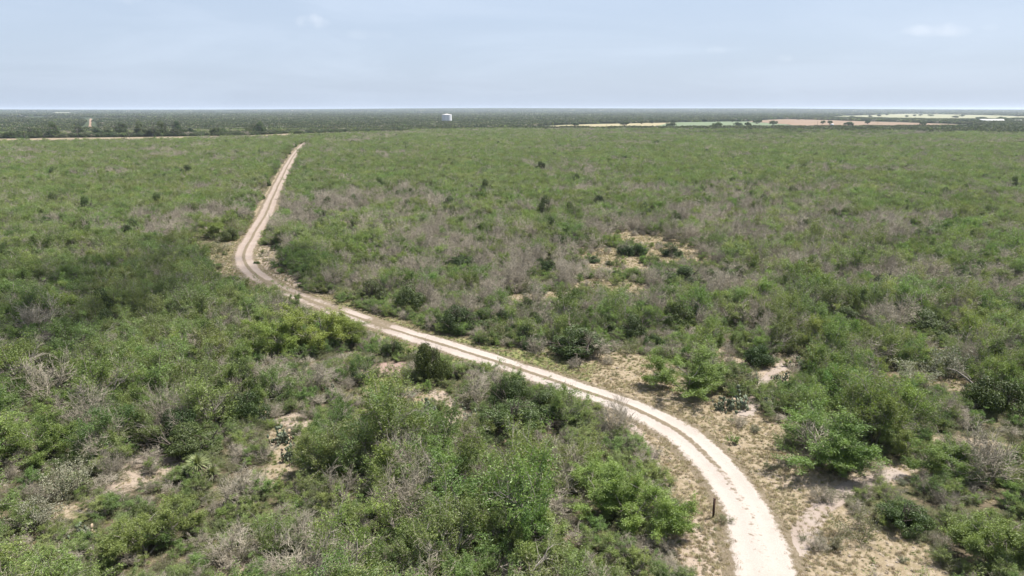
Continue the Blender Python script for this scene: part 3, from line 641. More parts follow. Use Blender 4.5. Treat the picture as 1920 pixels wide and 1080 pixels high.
def inside(poly, x, y):
    P = np.array(poly); c = np.zeros(x.shape, bool); j = len(P) - 1
    for i in range(len(P)):
        a, b = P[i], P[j]; m = ((a[1] > y) != (b[1] > y)) & (x < (b[0] - a[0]) * (y - a[1]) / (b[1] - a[1] + 1e-12) + a[0]); c ^= m; j = i
    return c
for f in FIELDS: keep &= ~inside(f[2], X, Y)
# thin the near brush a little so soil and litter show, more on the rocky ground left
thin = fbm(X, Y, 7, 58); keep &= ~((R_ < 130) & (thin > .69) & (U[5] < .55))
# plants that would stand between the viewer's hill and the open spots stay low or absent there
hh_ = np.minimum(4.8, rad * np.choose(kind, [1.25, 1.35, 1.3, 1.2]) * 1.1)
hid = np.hypot(X - (-26.42, 91.07)[0], Y - (-26.42, 91.07)[1]) < 17
for f_, pr in ((.45, .9), (.75, .85), (1.0, .7)):
    kx = CAM_H / (CAM_H - hh_ * f_); o2 = fields(X * kx, Y * kx)[0]; r2 = dist_poly(X * kx, Y * kx, RCC)[0]
    keep &= ~(((o2 > .6) | ((r2 < 1.7) & ~hid)) & (U[0] * 7.31 % 1 < pr) & (R_ < 330) & (rad > .7))
for mx, my, mr, _ in placed_marks:      # room for the named plants, and a clear line towards the camera
    d = np.hypot(X - mx, Y - my); L = math.hypot(mx, my); ux, uy = -mx / L, -my / L
    al = (X - mx) * ux + (Y - my) * uy; ac = np.abs((X - mx) * uy - (Y - my) * ux)
    keep &= d > mr * .75 + rad * .45
    keep &= ~((al > 0) & (al < mr + 2.3 * L / 28 + 1.0) & (ac < mr * .85 + rad * .4) & (rad > .75))
for px, r in (((-763.32, 1283.60), 0), ((14.30, 43.61), 2.2), ((-24.59, 48.99), 3.7), ((40.51, 66.41), 1.8), ((-19.37, 57.98), 2.0), ((46.71, 63.71), 2.0), ((-19.08, 56.69), 1.2)):
    keep &= np.hypot(X - px[0], Y - px[1]) > r + rad * .5
    L = math.hypot(*px); ux, uy = -px[0] / L, -px[1] / L; al = (X - px[0]) * ux + (Y - px[1]) * uy; ac = np.abs((X - px[0]) * uy - (Y - px[1]) * ux)
    keep &= ~((r > 0) & (al > 0) & (al < r + 2.6 * L / 28) & (ac < r * .8 + rad * .5) & (rad > .6))
k = np.where(keep)[0]
X, Y, kind, rad, band, op = X[k], Y[k], kind[k], rad[k], band[k], op[k]; U = U[:, k]; zlow = zlow[k]
R_ = np.hypot(X, Y)
rz = U[2] * 6.283; zs = (.95 + .45 * U[3]) * zlow
KN = ['mesquite', 'bare', 'ever', 'thorn']
# what the frame holds
cp, sp_ = math.cos(0.252041), math.sin(0.252041)
dz = 1.2 - CAM_H; depth = Y * cp - dz * sp_; vy = Y * sp_ + dz * cp
sx = 960 + 1297 * X / depth; sy = 540 - 1297 * vy / depth
inframe = (sx > 12) & (sx < 1908) & (sy < 1072)

# ------------------------------------------------------------------ words that single a plant out
SPOTS = [("the dark post", (14.30, 43.61)), ("the yuccas", (-25.14, 50.24)), ("the sandy bare patch", (-19.37, 57.98)), ("the reddish bare patch", (-13.71, 72.63)), ("the tall roadside evergreen", (-8.56, 70.24)),
    ("the dark-limbed tree", (9.40, 56.38)), ("the big mesquite", (25.68, 51.29)), ("the winding footpath", (23.64, 45.55)), ("the sandy footpath", (24.91, 65.31)), ("the round dark evergreen", (15.40, 83.27)),
    ("the weathered stump", (40.51, 66.41)), ("the fallen pale log", (46.71, 63.71)), ("the roadside clump", (-0.10, 57.12)), ("the hidden road stretch", (-27.42, 97.73)), ("the road bend", (-52.61, 132.59)),
    ("the grassy clearing", (24.27, 134.12)), ("the straight road", (-78.98, 228.91)), ("the rocky ground", (-29.59, 49.82)), ("the far end of the road", (-163.42, 554.01)), ("the silvery shrubs", (-32.64, 44.84)),
    ("the large pale shrub", (-46.07, 63.71)), ("the whitish dead shrub", (-74.99, 169.61)), ("the small bright green bush", (-9.03, 66.97)), ("the verge grass", (-1.91, 78.09)), ("the spreading bare tree", (37.08, 48.59)),
    ("the right slope dark shrub", (44.96, 89.60)), ("the broad verge mesquite", (17.76, 65.99)), ("the near sandy gap", (-1.02, 38.13)), ("the pale branch tangle", (-20.03, 45.91)),
    ("the dark clearing shrub", (-9.57, 123.61)), ("the road-hiding mesquite", (-23.16, 76.61)), ("the right corner mesquite", (30.81, 38.13)), ("the left corner mesquite", (-23.75, 39.22)), ("the dark right-hand shrub", (53.82, 85.21)),
    ("the left pasture strip", (-419.76, 684.29)), ("the middle pasture strip", (-336.55, 767.28)), ("the white water tank", (-103.75, 1131.74)), ("the hay field", (140.44, 1099.20)), ("the green field", (323.15, 1131.74)), ("the ploughed field", (560.75, 1166.25)), ("the far left edge", (-190.75, 261.71)), ("the far right edge", (219.18, 305.08)),
    ("the stemmed grey tree", (-12.61, 45.55)), ("the road mouth", (15.91, 38.13))]
SP = np.array([s[1] for s in SPOTS])
def where(x, y, nth=0):
    d = np.hypot(SP[:, 0] - x, (SP[:, 1] - y) * .6); i = int(np.argsort(d)[nth]); dx, dy = x - SP[i, 0], y - SP[i, 1]; L = math.hypot(dx, dy)
    near = "just " if L < 3.5 else "close " if L < 7 else "" if L < 13 else "some way " if L < 24 else "well " if L < 50 else "far "
    a = math.degrees(math.atan2(dx, dy))
    rel = "beyond" if abs(a) < 23 else "beyond and right of" if 23 <= a < 67 else "right of" if 67 <= a < 113 else "in front and right of" if 113 <= a < 157 else "in front of" if abs(a) >= 157 else "in front and left of" if a < -113 else "left of" if a < -67 else "beyond and left of"
    return near + rel + " " + SPOTS[i][0]
WORDS = {'mesquite': (("small", "mid-sized", "large", "very large"), "feathery green mesquite"), 'bare': (("small", "mid-sized", "wide", "very wide"), "leafless grey shrub"),
         'ever': (("small", "mid-sized", "wide", "very wide"), "dark evergreen shrub"), 'thorn': (("low", "mid-sized", "wide", "very wide"), "olive thorn shrub")}
QQ = {'mesquite': (1.45, 1.95, 2.5), 'bare': (1.15, 1.55, 1.95), 'ever': (.95, 1.3, 1.75), 'thorn': (.8, 1.05, 1.35)}
USED = set()
def words_for(kn, r, x, y, zf):
    a, b = WORDS[kn]; i = sum(r > q for q in QQ[kn]); tall = "squat " if zf < 1.08 else "upright " if zf > 1.27 else ""
    for nth in (0, 1, 2, 3, 4, 0):
        w = "%s %s%s %s" % (a[i], tall, b, where(x, y, nth))
        if len(w.split()) <= 16 and w not in USED: break
    USED.add(w); return w

# ------------------------------------------------------------------ nearest plants one by one, the rest of each kind as one mass
def gn_mass(name, pts, idx, rot, scl, sources, label, cat=None):
    me = bpy.data.meshes.new(name); me.vertices.add(len(pts)); me.vertices.foreach_set("co", np.asarray(pts, np.float32).ravel())
    for nm, dt, a in (("pick", 'INT', idx), ("turn", 'FLOAT', rot)):
        at = me.attributes.new(nm, dt, 'POINT'); at.data.foreach_set("value", np.asarray(a, np.int32 if dt == 'INT' else np.float32))
    at = me.attributes.new("size", 'FLOAT_VECTOR', 'POINT'); at.data.foreach_set("vector", np.asarray(scl, np.float32).ravel())
    o = link(name, me); tag(o, label, cat, None, "stuff")
    ng = bpy.data.node_groups.new(name, 'GeometryNodeTree')
    ng.interface.new_socket("Geometry", in_out='INPUT', socket_type='NodeSocketGeometry'); ng.interface.new_socket("Geometry", in_out='OUTPUT', socket_type='NodeSocketGeometry')
    gi, go = N(ng, 'NodeGroupInput'), N(ng, 'NodeGroupOutput')
    ip = N(ng, 'GeometryNodeInstanceOnPoints'); jo = N(ng, 'GeometryNodeJoinGeometry')
    for s_me in reversed(sources):
        so = bpy.data.objects.new(name + "_source", s_me); oi = N(ng, 'GeometryNodeObjectInfo'); oi.inputs['Object'].default_value = so; oi.inputs['As Instance'].default_value = True
        ng.links.new(oi.outputs['Geometry'], jo.inputs[0])
    def attr(nm, dt):
        n = N(ng, 'GeometryNodeInputNamedAttribute', data_type=dt); n.inputs[0].default_value = nm
        return [s for s in n.outputs if s.enabled and s.name == 'Attribute'][0]
    ip.inputs['Pick Instance'].default_value = True
    ng.links.new(gi.outputs[0], ip.inputs['Points']); ng.links.new(jo.outputs[0], ip.inputs['Instance'])
    ng.links.new(attr("pick", 'INT'), ip.inputs['Instance Index'])
    cx = N(ng, 'ShaderNodeCombineXYZ'); ng.links.new(attr("turn", 'FLOAT'), cx.inputs[2]); ng.links.new(cx.outputs[0], ip.inputs['Rotation'])
    ng.links.new(attr("size", 'FLOAT_VECTOR'), ip.inputs['Scale']); ng.links.new(ip.outputs[0], go.inputs[0])
    md = o.modifiers.new("scatter", 'NODES'); md.node_group = ng
    return o
MASSNAME = {'mesquite': ("mesquite_brush", "distant mesquite brush, a mass of feathery green crowns across the plain"), 'bare': ("leafless_brush", "distant leafless grey brush mixed through the green thicket"),
            'ever': ("evergreen_brush", "distant dark evergreen bushes dotted through the thicket"), 'thorn': ("thorn_brush", "distant olive thorn brush filling the thicket")}
NMARK = {k: sum(1 for m in MARK if m[0] == k) for k in KN}
for ki, kn in enumerate(KN):
    sel = np.where(kind == ki)[0]; V = VAR[kn]; vi = (U[1][sel] * 7919 % 1 * len(V)).astype(int)
    app = np.where(inframe[sel], rad[sel] / depth[sel], 0)
    lim = 296 - NMARK[kn]
    order = np.argsort(-app); solo = order[:lim]; solo = solo[app[solo] > 0]
    mask = np.zeros(len(sel), bool); mask[solo] = True
    for j in solo:
        i = sel[j]; v = V[vi[j]]
        place(kn, int(vi[j]), float(X[i]), float(Y[i]), float(rad[i] / v['r']), float(rz[i]), words_for(kn, rad[i], X[i], Y[i], zs[i]), zs=float(zs[i]))
    rest = sel[~mask]; vr = vi[~mask]; rr_ = np.array([v['r'] for v in V])[vr]; s = rad[rest] / rr_
    zlim = np.minimum(zs[rest], 5.0 / (np.array([v['h'] for v in V])[vr] * s))
    gn_mass(MASSNAME[kn][0], np.stack([X[rest], Y[rest], ground_z(X[rest], Y[rest])], 1), vr, rz[rest], np.stack([s, s, s * zlim], 1), [v['all'] for v in V], MASSNAME[kn][1])
    print(kn, len(sel), len(solo))

# ------------------------------------------------------------------ brush of the far plain: clump patches growing with distance
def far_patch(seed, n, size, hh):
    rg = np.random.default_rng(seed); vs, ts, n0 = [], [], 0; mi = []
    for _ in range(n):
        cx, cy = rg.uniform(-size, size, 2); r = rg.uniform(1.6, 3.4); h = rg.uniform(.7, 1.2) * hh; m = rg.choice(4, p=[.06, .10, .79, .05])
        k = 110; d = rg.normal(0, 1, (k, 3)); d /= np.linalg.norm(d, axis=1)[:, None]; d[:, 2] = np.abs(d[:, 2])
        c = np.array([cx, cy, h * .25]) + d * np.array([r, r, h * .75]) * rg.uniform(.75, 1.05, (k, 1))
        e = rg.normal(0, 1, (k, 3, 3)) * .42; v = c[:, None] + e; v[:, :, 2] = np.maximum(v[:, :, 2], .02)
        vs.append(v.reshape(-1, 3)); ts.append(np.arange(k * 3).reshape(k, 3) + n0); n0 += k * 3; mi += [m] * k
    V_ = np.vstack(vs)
    return mesh_np('far_brush_patch', V_, tris=np.vstack(ts), mats=[L_MESQ, L_THORN, L_FAR_SHADE, W_GREY], mat_idx=mi, attrs=dict(tone=np.random.default_rng(seed + 1).random(len(V_)).round(2)))
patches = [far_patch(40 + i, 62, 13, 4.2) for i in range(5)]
def far_scatter(rmin, rmax, cell, seed):
    x, y = scatter(rmin, rmax, cell, seed); return x, y, np.full(x.shape, cell / 21.0)
FP = [far_scatter(990, 1900, 21, 61), far_scatter(1900, 3600, 34, 62), far_scatter(3600, 7500, 75, 63), far_scatter(7500, 14500, 160, 64)]
fx, fy, fs = (np.concatenate([p[i] for p in FP]) for i in range(3))
sdl, _ = dist_poly(fx, fy, STRIP_L); fk = (sdl > 34) & (np.hypot(fx + 155, fy - 1440) > 30) & ~((np.abs(fx - fy * -.0935) < 16) & (fy > 1300) & (fy < 1500))
for f in FIELDS: 
    P = np.array(f[2]); c = P.mean(0); gd, _ = dist_poly(fx, fy, np.vstack([P, P[:1]])); fk &= ~inside(P, fx, fy) & (gd > 15 + 8 * fs)
vn = np.where(np.hypot(fx, fy) > 2400, vnoise(fx * .5, fy, 330, 66), 0); fk &= vn < .80
fx, fy, fs = fx[fk], fy[fk], fs[fk]; rg = np.random.default_rng(67)
zf = np.minimum(fs, 1.0 + (fs - 1) * .28)
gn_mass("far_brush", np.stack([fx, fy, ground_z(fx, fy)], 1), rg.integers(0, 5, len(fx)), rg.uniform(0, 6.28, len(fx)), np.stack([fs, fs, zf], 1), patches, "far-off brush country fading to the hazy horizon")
print('far patches', len(fx))

# ------------------------------------------------------------------ built things and single pieces
def mb_box(cx, cy, z0, sx_, sy_, h, taper=1.0):
    v = [(cx + a * sx_ / 2 * f, cy + b * sy_ / 2 * f, z) for z, f in ((z0, 1), (z0 + h, taper)) for a, b in ((-1, -1), (1, -1), (1, 1), (-1, 1))]
    return np.array(v), [(3, 2, 1, 0), (4, 5, 6, 7), (0, 1, 5, 4), (1, 2, 6, 5), (2, 3, 7, 6), (3, 0, 4, 7)]
def join(*gs):
    vs, qs, n = [], [], 0
    for v, q in gs: vs.append(np.asarray(v)); qs.append(np.asarray(q) + n); n += len(v)
    return np.vstack(vs), np.vstack(qs)
def lathe(prof, k=32):
    P = np.array(prof); n = len(P); a = np.arange(k) * 2 * math.pi / k
    v = np.stack([P[:, 0, None] * np.cos(a), P[:, 0, None] * np.sin(a), np.repeat(P[:, 1, None], k, 1)], -1).reshape(-1, 3)
    q = [(r * k + i, r * k + (i + 1) % k, (r + 1) * k + (i + 1) % k, (r + 1) * k + i) for r in range(n - 1) for i in range(k)]
    return v, q
def empty(name, x, y, z=None, rz=0.0):
    o = link(name, None); o.location = (x, y, float(ground_z(x, y)) if z is None else z); o.rotation_euler = (0, 0, rz); o.empty_display_size = .5; return o
def part(name, vq, m, parent, smooth=False): return link(name, mesh_np(name, vq[0], quads=vq[1], mats=[m] if not isinstance(m, list) else m, smooth=smooth), parent)
def plain(name, a, b, sc=3, rough=.7, metal=0, streak=False):
    m, t = mat(name); g = N(t, 'ShaderNodeTexCoord'); v = g.outputs['Object']
    if streak:
        mp = N(t, 'ShaderNodeMapping'); mp.inputs['Scale'].default_value = (1, 1, .08); t.links.new(v, mp.inputs[0]); v = mp.outputs[0]
    n = NOISE(t, v, sc, 5, .65); surf(t, MIX(t, RAMP(t, n, .35, .68, 0, 1), a, b), rough, metal=metal); return m

# rusty post by the road
RUST = plain("rusty_steel", (.028, .017, .014), (.07, .038, .028), 14, .75)
px_, py_ = (14.29, 43.54)
po = tag(empty("gate_post", px_, py_, rz=.3), "dark rusty square post standing alone on the left road shoulder", "post")
v, q = mb_box(0, 0, -.2, .115, .115, 1.68); part("post_shaft", (v, q), RUST, po)
part("post_cap", mb_box(0, 0, 1.48, 1.0 * .14, .14, .03), RUST, po)
part("hinge_pin", join(mb_box(.08, 0, 1.12, .045, .05, .08), mb_box(.08, 0, .42, .045, .05, .08)), RUST, po)

# water tank
WHITE = plain("white_tank_paint", (.56, .565, .58), (.66, .665, .67), .35, .5, streak=True); GREYP = plain("strip_grey", (.22, .22, .235), (.34, .34, .35), 2, .6)
tx, ty, tw = (-145.16, 1586.38, 22.01)
tk = tag(empty("water_tank", tx, ty), "white cylindrical water storage tank rising above the distant brush", "water tank")
TR = tw / 2; TH = TR * 1.62
part("tank_wall", lathe([(TR, -.3), (TR, TH)], 64), WHITE, tk, True)
part("tank_roof", lathe([(TR + .12, TH - .12), (TR + .12, TH + .08), (TR * .5, TH + TR * .075), (.02, TH + TR * .14)], 64), plain("tank_roof_paint", (.60, .56, .55), (.68, .65, .64), .4, .5), tk)
part("roof_vent", lathe([(.35, TH + TR * .12), (.35, TH + TR * .14 + .5), (.02, TH + TR * .14 + .75)], 12), WHITE, tk)
for a in np.radians((-168, -147, -128, -112)):  # grey upright strips on the left of the tank wall
    v, q = mb_box(TR + .012, 0, .2, .03, .55, TH - .4); c_, s_ = math.cos(a), math.sin(a)
    part("wall_strip", (np.column_stack([v[:, 0] * c_ - v[:, 1] * s_, v[:, 0] * s_ + v[:, 1] * c_, v[:, 2]]), q), GREYP, tk)
g = [mb_box(TR + .35, o, 0, .07, .07, TH + 1) for o in (-.3, .3)] + [mb_box(TR + .35, 0, .4 + .5 * k, .05, .6, .05) for k in range(int(TH / .5))]
ld = part("ladder", join(*g), GREYP, tk); ld.rotation_euler = (0, 0, math.radians(-72))
part("manhole", lathe([(.02, .9), (.45, .9), (.45, 1.0)], 12), GREYP, tk).location = (0, -TR - .05, .3)

# long white barn and its sheds, far right
BW = plain("barn_white", (.52, .515, .50), (.62, .61, .59), .3, .6); BR = plain("barn_roof_tin", (.60, .585, .575), (.70, .68, .665), .25, .45); BD = plain("dark_opening", (.03, .03, .03), (.07, .065, .06), 1)
def barn(name, x, y, L, W, h, rz, label, roof=BR, wall=BW, doors=3):
    o = tag(empty(name, x, y, rz=rz), label, "barn" if L > 12 else "shed")
    part("wall", mb_box(0, 0, -.3, L, W, h + .3), wall, o)
    e = .5; rh = W * .2
    v = [(-L / 2 - e, -W / 2 - e, h), (L / 2 + e, -W / 2 - e, h), (L / 2 + e, 0, h + rh), (-L / 2 - e, 0, h + rh), (-L / 2 - e, W / 2 + e, h), (L / 2 + e, W / 2 + e, h)]
    v = v + [(a, b, c + .12) for a, b, c in v]
    q = [(0, 1, 2, 3), (3, 2, 5, 4), (6, 9, 8, 7), (9, 10, 11, 8), (0, 6, 7, 1), (4, 5, 11, 10), (0, 3, 9, 6), (3, 4, 10, 9), (1, 7, 8, 2), (2, 8, 11, 5)]
    part("roof", (np.array(v), q), roof, o)
    gv = [(s * (L / 2 - .02), b, c) for s in (-1, 1) for b, c in ((-W / 2, h), (W / 2, h), (0, h + rh))]
    link("gable", mesh_np("gable", gv, tris=[(0, 1, 2), (3, 5, 4)], mats=[wall]), o)
    for k in range(doors): part("door", mb_box(L * ((k + .5) / doors - .5), -W / 2 - .02, 0, min(3.4, L / doors * .5), .08, h * .8), BD, o)
x, y, w = (1081.85, 1606.30, 48.19); barn("long_barn", x, y, w, 16, 4.6, -.12, "long white barn with pale tin roof among trees at far right", doors=6)
x, y, w = (1045.61, 1573.37, 10.62); barn("shed", x - 6, y - 20, w, 8, 3.2, .3, "small white shed in front of the long white barn", doors=1)
x, y, w = (1171.37, 1647.67, 17.30); barn("barn", x, y, w, 9, 3.8, .1, "grey-roofed barn right of the long white barn", roof=plain("grey_tin", (.36, .36, .37), (.46, .455, .45), .3, .5), doors=2)
x, y, w = (565.00, 1262.44, 4.27); barn("hut", x, y - 8, w, 3.2, 3.6, .15, "small pale blue hut at the edge of the ploughed field", roof=BR, wall=plain("pale_blue_paint", (.30, .40, .55), (.38, .48, .62), 1, .6), doors=1)

# utility line along the pasture strip
PW = plain("creosote_pole", (.06, .05, .042), (.12, .10, .085), 6, .9)
pole_xy = [(-480.34, 617.38), (-454.64, 660.45), (-419.76, 684.29), (-387.50, 716.61), (-336.55, 767.28), (-281.14, 816.71), (-215.71, 863.00), (-151.45, 914.80), (-83.54, 965.76), (-11.60, 1028.20), (45.78, 1068.46), (123.68, 1111.99), (149.64, 1125.08), (171.28, 1128.40), (492.22, 1145.30), (596.56, 1159.18)]
pt_m = mesh_np("pole", *lathe([(.21, -1), (.15, 10.4), (.02, 10.42)], 8), mats=[PW]); 
ar_m = mesh_np("crossarm", *mb_box(0, -.13, 9.6, 2.4, .12, .14), mats=[PW])
ins_m = mesh_np("insulator", *lathe([(.05, 9.74), (.075, 9.82), (.03, 9.95)], 6), mats=[plain("porcelain", (.35, .33, .3), (.45, .43, .4), 4, .3)])
pname = ["leftmost utility pole in the pasture strip", "second utility pole from the left along the pasture strip", "third utility pole along the pasture strip", "fourth utility pole along the pasture strip", "fifth utility pole, left of the straight road's end", "sixth utility pole, left of the road's end", "utility pole just right of the road's far end", "utility pole left of the white water tank", "utility pole right below the white water tank", "utility pole at the left tip of the hay field", "utility pole before the left part of the hay field", "left pole of three in front of the hay field", "middle pole of three in front of the hay field", "right pole of three in front of the hay field", "utility pole at the left of the ploughed field", "utility pole at the right of the ploughed field"]
tops = []
for i, (x, y) in enumerate(pole_xy):
    j = min(max(i, 1), len(pole_xy) - 2); dx, dy = pole_xy[j + 1][0] - pole_xy[j - 1][0], pole_xy[j + 1][1] - pole_xy[j - 1][1]
    if i >= 1:
        o = tag(empty("utility_pole", x, y, rz=math.atan2(dy, dx) + math.pi / 2), pname[i], "utility pole", "utility poles along the pasture strip")
        for nm, m_ in (("pole", pt_m), ("crossarm", ar_m), ("insulator", ins_m), ("insulator", ins_m), ("insulator", ins_m)):
            c_ = link(nm, m_, o)
            if nm == "insulator": c_.location.x = (-1.05, .0, 1.05)[len([k for k in o.children if k.name.startswith("insulator")]) - 1]; c_.location.y = -.13
    tops.append((x, y, float(ground_z(x, y)) + 9.95))
pl = tag(empty("power_line", *pole_xy[5]), "sagging power line strung between the utility poles", "power line")
for off in (-1.05, 1.05):
    segs = []
    for a, b in zip(tops[:11], tops[1:12]):
        a, b = np.array(a), np.array(b); d = b - a; nn = np.array([d[1], -d[0], 0]) / np.hypot(d[0], d[1]) * off
        pts = [a + d * t + nn + np.array([0, 0, -4 * 1.1 * t * (1 - t)]) for t in np.linspace(0, 1, 9)]
        segs += [(*p, *q_, .014, .014) for p, q_ in zip(pts[:-1], pts[1:])]
    v, q = tubes(segs); v = v - np.array(pl.location); part("wire", (v, q), GREYP, pl)

# yuccas: one tall, two low beside it
def yucca_mesh(seed, n, L, z0, zmin, zmax):
    r = np.random.default_rng(seed); el_ = np.radians(r.uniform(zmin, zmax, n)); a = r.uniform(0, 6.283, n)
    d = np.stack([np.cos(el_) * np.cos(a), np.cos(el_) * np.sin(a), np.sin(el_)], 1); s = np.stack([-np.sin(a), np.cos(a), 0 * a], 1); l = L * r.uniform(.8, 1.1, (n, 1)); w = .03
    p = np.array([0, 0, z0]) + d * .05 + np.stack([0 * a, 0 * a, r.uniform(-.15, .1, n)], 1); dr = np.array([0, 0, -.12]) * l
    v = np.stack([p - s * w * .7, p + s * w * .7, p + d * l * .55 + s * w, p + d * l * .55 - s * w, p + d * l + dr + s * .004, p + d * l + dr - s * .004], 1).reshape(-1, 3)
    b = np.arange(n)[:, None] * 6; q = np.concatenate([b + np.array([0, 1, 2, 3]), b + np.array([3, 2, 4, 5])])
    return v, q, np.repeat(r.random(n), 6)
def yucca(x, y, h, L, seed, label):
    o = tag(empty("yucca", x, y), label, "yucca", "yuccas before the wide dark shrub")
    part("trunk", lathe([(.16, -.1), (.13, h * .5), (.10, h)], 9), W_DARK, o, True)
    v, q, tn = yucca_mesh(seed, 200, L, h, -8, 88); link("rosette", mesh_np("rosette", v, quads=q, mats=[L_YUCCA], attrs=dict(tone=tn)), o)
    v, q, tn = yucca_mesh(seed + 1, 90, L * .85, h - .1, -75, -12); link("dead_leaf_skirt", mesh_np("dead_leaf_skirt", v, quads=q, mats=[L_DEADY], attrs=dict(tone=tn)), o)
x, y = (-24.34, 48.43); yucca(x, y, 1.45, .95, 1, "tall yucca with spiky pale rosette in front of the wide dark shrub")
x, y = (-25.37, 48.67); yucca(x, y, .55, .68, 3, "low yucca left of the tall one")
x, y = (-23.37, 48.59); yucca(x, y, .6, .68, 5, "low yucca right of the tall one")
x, y = (-33.35, 52.18); yucca(x, y, .35, .5, 7, "small pale yucca alone above the rocky ground")

# prickly pears
PEAR = plain("prickly_pear_skin", (.085, .108, .066), (.155, .170, .12), 3, .75)
PEARD = plain("dead_prickly_pear", (.22, .17, .12), (.36, .28, .20), 3, .8)
def pear_mesh(seed, n, R):
    r = np.random.default_rng(seed); vs, qs, n0 = [], [], 0; bases = []
    k = 8; a = np.arange(k) * 2 * math.pi / k
    for i in range(n):
        if i < n * .4 or not bases: p = np.array([*(r.normal(0, R * .45, 2)), -.02]); lean = r.normal(0, .3)
        else: p, _ = bases[r.integers(0, len(bases))]; p = p.copy(); lean = r.normal(0, .55)
        az_ = r.uniform(0, 6.283); up = np.array([math.sin(lean) * math.cos(az_), math.sin(lean) * math.sin(az_), math.cos(lean)]); az2 = r.uniform(0, 6.283)
        s = np.cross(up, (math.cos(az2), math.sin(az2), .1)); s /= np.linalg.norm(s); f = np.cross(s, up); w, h, t = r.uniform(.10, .16), r.uniform(.15, .23), .022
        ring = [p + up * (h + h * math.sin(b)) + s * w * math.cos(b) * (1 - .2 * (math.sin(b) < -.5)) for b in a]; c = p + up * h
        v = [c + f * t] + [q_ + f * t * .4 for q_ in ring] + [q_ - f * t * .4 for q_ in ring] + [c - f * t]
        vs.append(np.array(v)); T = []
        for j in range(k):
            j2 = (j + 1) % k; T += [(0, 1 + j, 1 + j2), (2 * k + 1, 1 + k + j2, 1 + k + j), (1 + j, 1 + k + j, 1 + k + j2), (1 + j, 1 + k + j2, 1 + j2)]
        qs.append(np.array(T) + n0); n0 += len(v)
        if p[2] < .9: bases.append((p + up * h * 1.9, up))
    return np.vstack(vs), np.vstack(qs)
PM = []
for i in range(4):
    v, t_ = pear_mesh(60 + i, 60, 1.0); PM.append((mesh_np("pad_cluster", v, tris=t_, mats=[PEAR]), mesh_np("dead_pad_cluster", *(lambda a: (a[0],))(pear_mesh(80 + i, 10, 1.1)), tris=pear_mesh(80 + i, 10, 1.1)[1], mats=[PEARD])))
PEARS = [((21.62, 62.06, 3.88), "wide prickly pear clump at the corner of the dry clearing"), ((20.17, 61.69, 2.32), "small prickly pear clump left of the wide clump"), ((24.69, 61.69, 2.47), "prickly pear clump right of the sandy footpath"), ((28.52, 68.87, 2.27), "prickly pear clump above the footpath beside a yellow dead stalk"),
         ((25.13, 68.42, 2.71), "grey prickly pear clump left of the footpath bend"), ((32.26, 72.80, 2.63), "dark prickly pear clump right of the footpath head"), ((-7.61, 58.54, 3.44), "grey prickly pear clump below the bright green bush"), ((-8.97, 61.45, 3.08), "brownish prickly pear clump below the reddish patch"),
         ((-3.96, 59.10, 2.57), "prickly pear clump left of the dark roadside clump's foot"), ((-19.92, 54.85, 2.87), "prickly pear clump just below the sandy bare patch"), ((-18.29, 51.82, 2.47), "second prickly pear clump below the sandy patch"), ((-18.86, 65.99, 1.64), "small pale prickly pear above the sandy patch"),
         ((-23.27, 59.10, 2.48), "prickly pear clump at the foot of the dark evergreen"), ((-28.70, 40.83, 2.15), "brown prickly pear clump in the left foreground"), ((-10.75, 48.19, 2.15), "brown prickly pear clump in the near brush"), ((28.66, 78.09, 3.18), "prickly pear clump by the shrub at the footpath head")]
for i, ((x, y, w), lab) in enumerate(PEARS):
    o = tag(empty("prickly_pear", x, y, rz=i * 1.7), lab, "cactus", "prickly pear clumps"); s = w / 2.6; o.scale = (s, s, min(1.25, .75 * s + .25)); a, b = PM[i % 4]
    link("pad_cluster", a, o); link("dead_pad_cluster", b, o)

# weathered stump and leaning dead trunk
x, y = (40.44, 66.27)
st = tag(empty("tree_stump", x, y), "dark brown broken stump between the pale straw-green shrubs", "stump")
part("stump_bole", lathe([(.36, -.1), (.28, .25), (.25, .8), (.21, 1.05), (.04, .98)], 11), plain("stump_wood", (.045, .028, .02), (.10, .062, .043), 8, .9), st)
part("splinter", join(mb_box(.12, .05, .95, .09, .06, .42, .2), mb_box(-.1, -.06, .95, .07, .08, .28, .2)), W_DARK, st)
x, y = (46.76, 63.71)
lg = tag(empty("dead_tree", x, y), "pale fallen trunk arching to the left beside the wide dark shrub", "dead tree")
pts = np.array([(0, 0, -.1), (-.15, .1, .7), (-.75, .4, 1.4), (-1.5, .8, 2.1), (-2.3, 1.2, 2.7), (-3.1, 1.5, 2.9)]); rr2 = [.24, .21, .17, .13, .08, .04]
part("trunk", tubes([(*pts[i], *pts[i + 1], rr2[i] * .8, rr2[i + 1] * .8) for i in range(5)], 7), W_MESQ, lg, True)
segs, tips = [], []; spd = dict(nseg=(4, 3, 2), kids=(6, 5, 0), wander=.2, up=(0, .02, 0), ang=(25, 65), ratio=(.45, .7), leafy=9); r_ = np.random.default_rng(77)
for p_, d_ in (((-.3, .2, 1.1), (.5, .5, .7)), ((-1.2, .5, 2.1), (.2, .8, .6)), ((-2.2, 1, 3.0), (-.2, -.3, .9)), ((-.1, 0, .7), (.9, -.1, .5))): grow(r_, np.array(p_), np.array(d_) / np.linalg.norm(d_), 1.7, .05, 0, spd, segs, tips)
part("branch", tubes(segs), W_GREY, lg, True)

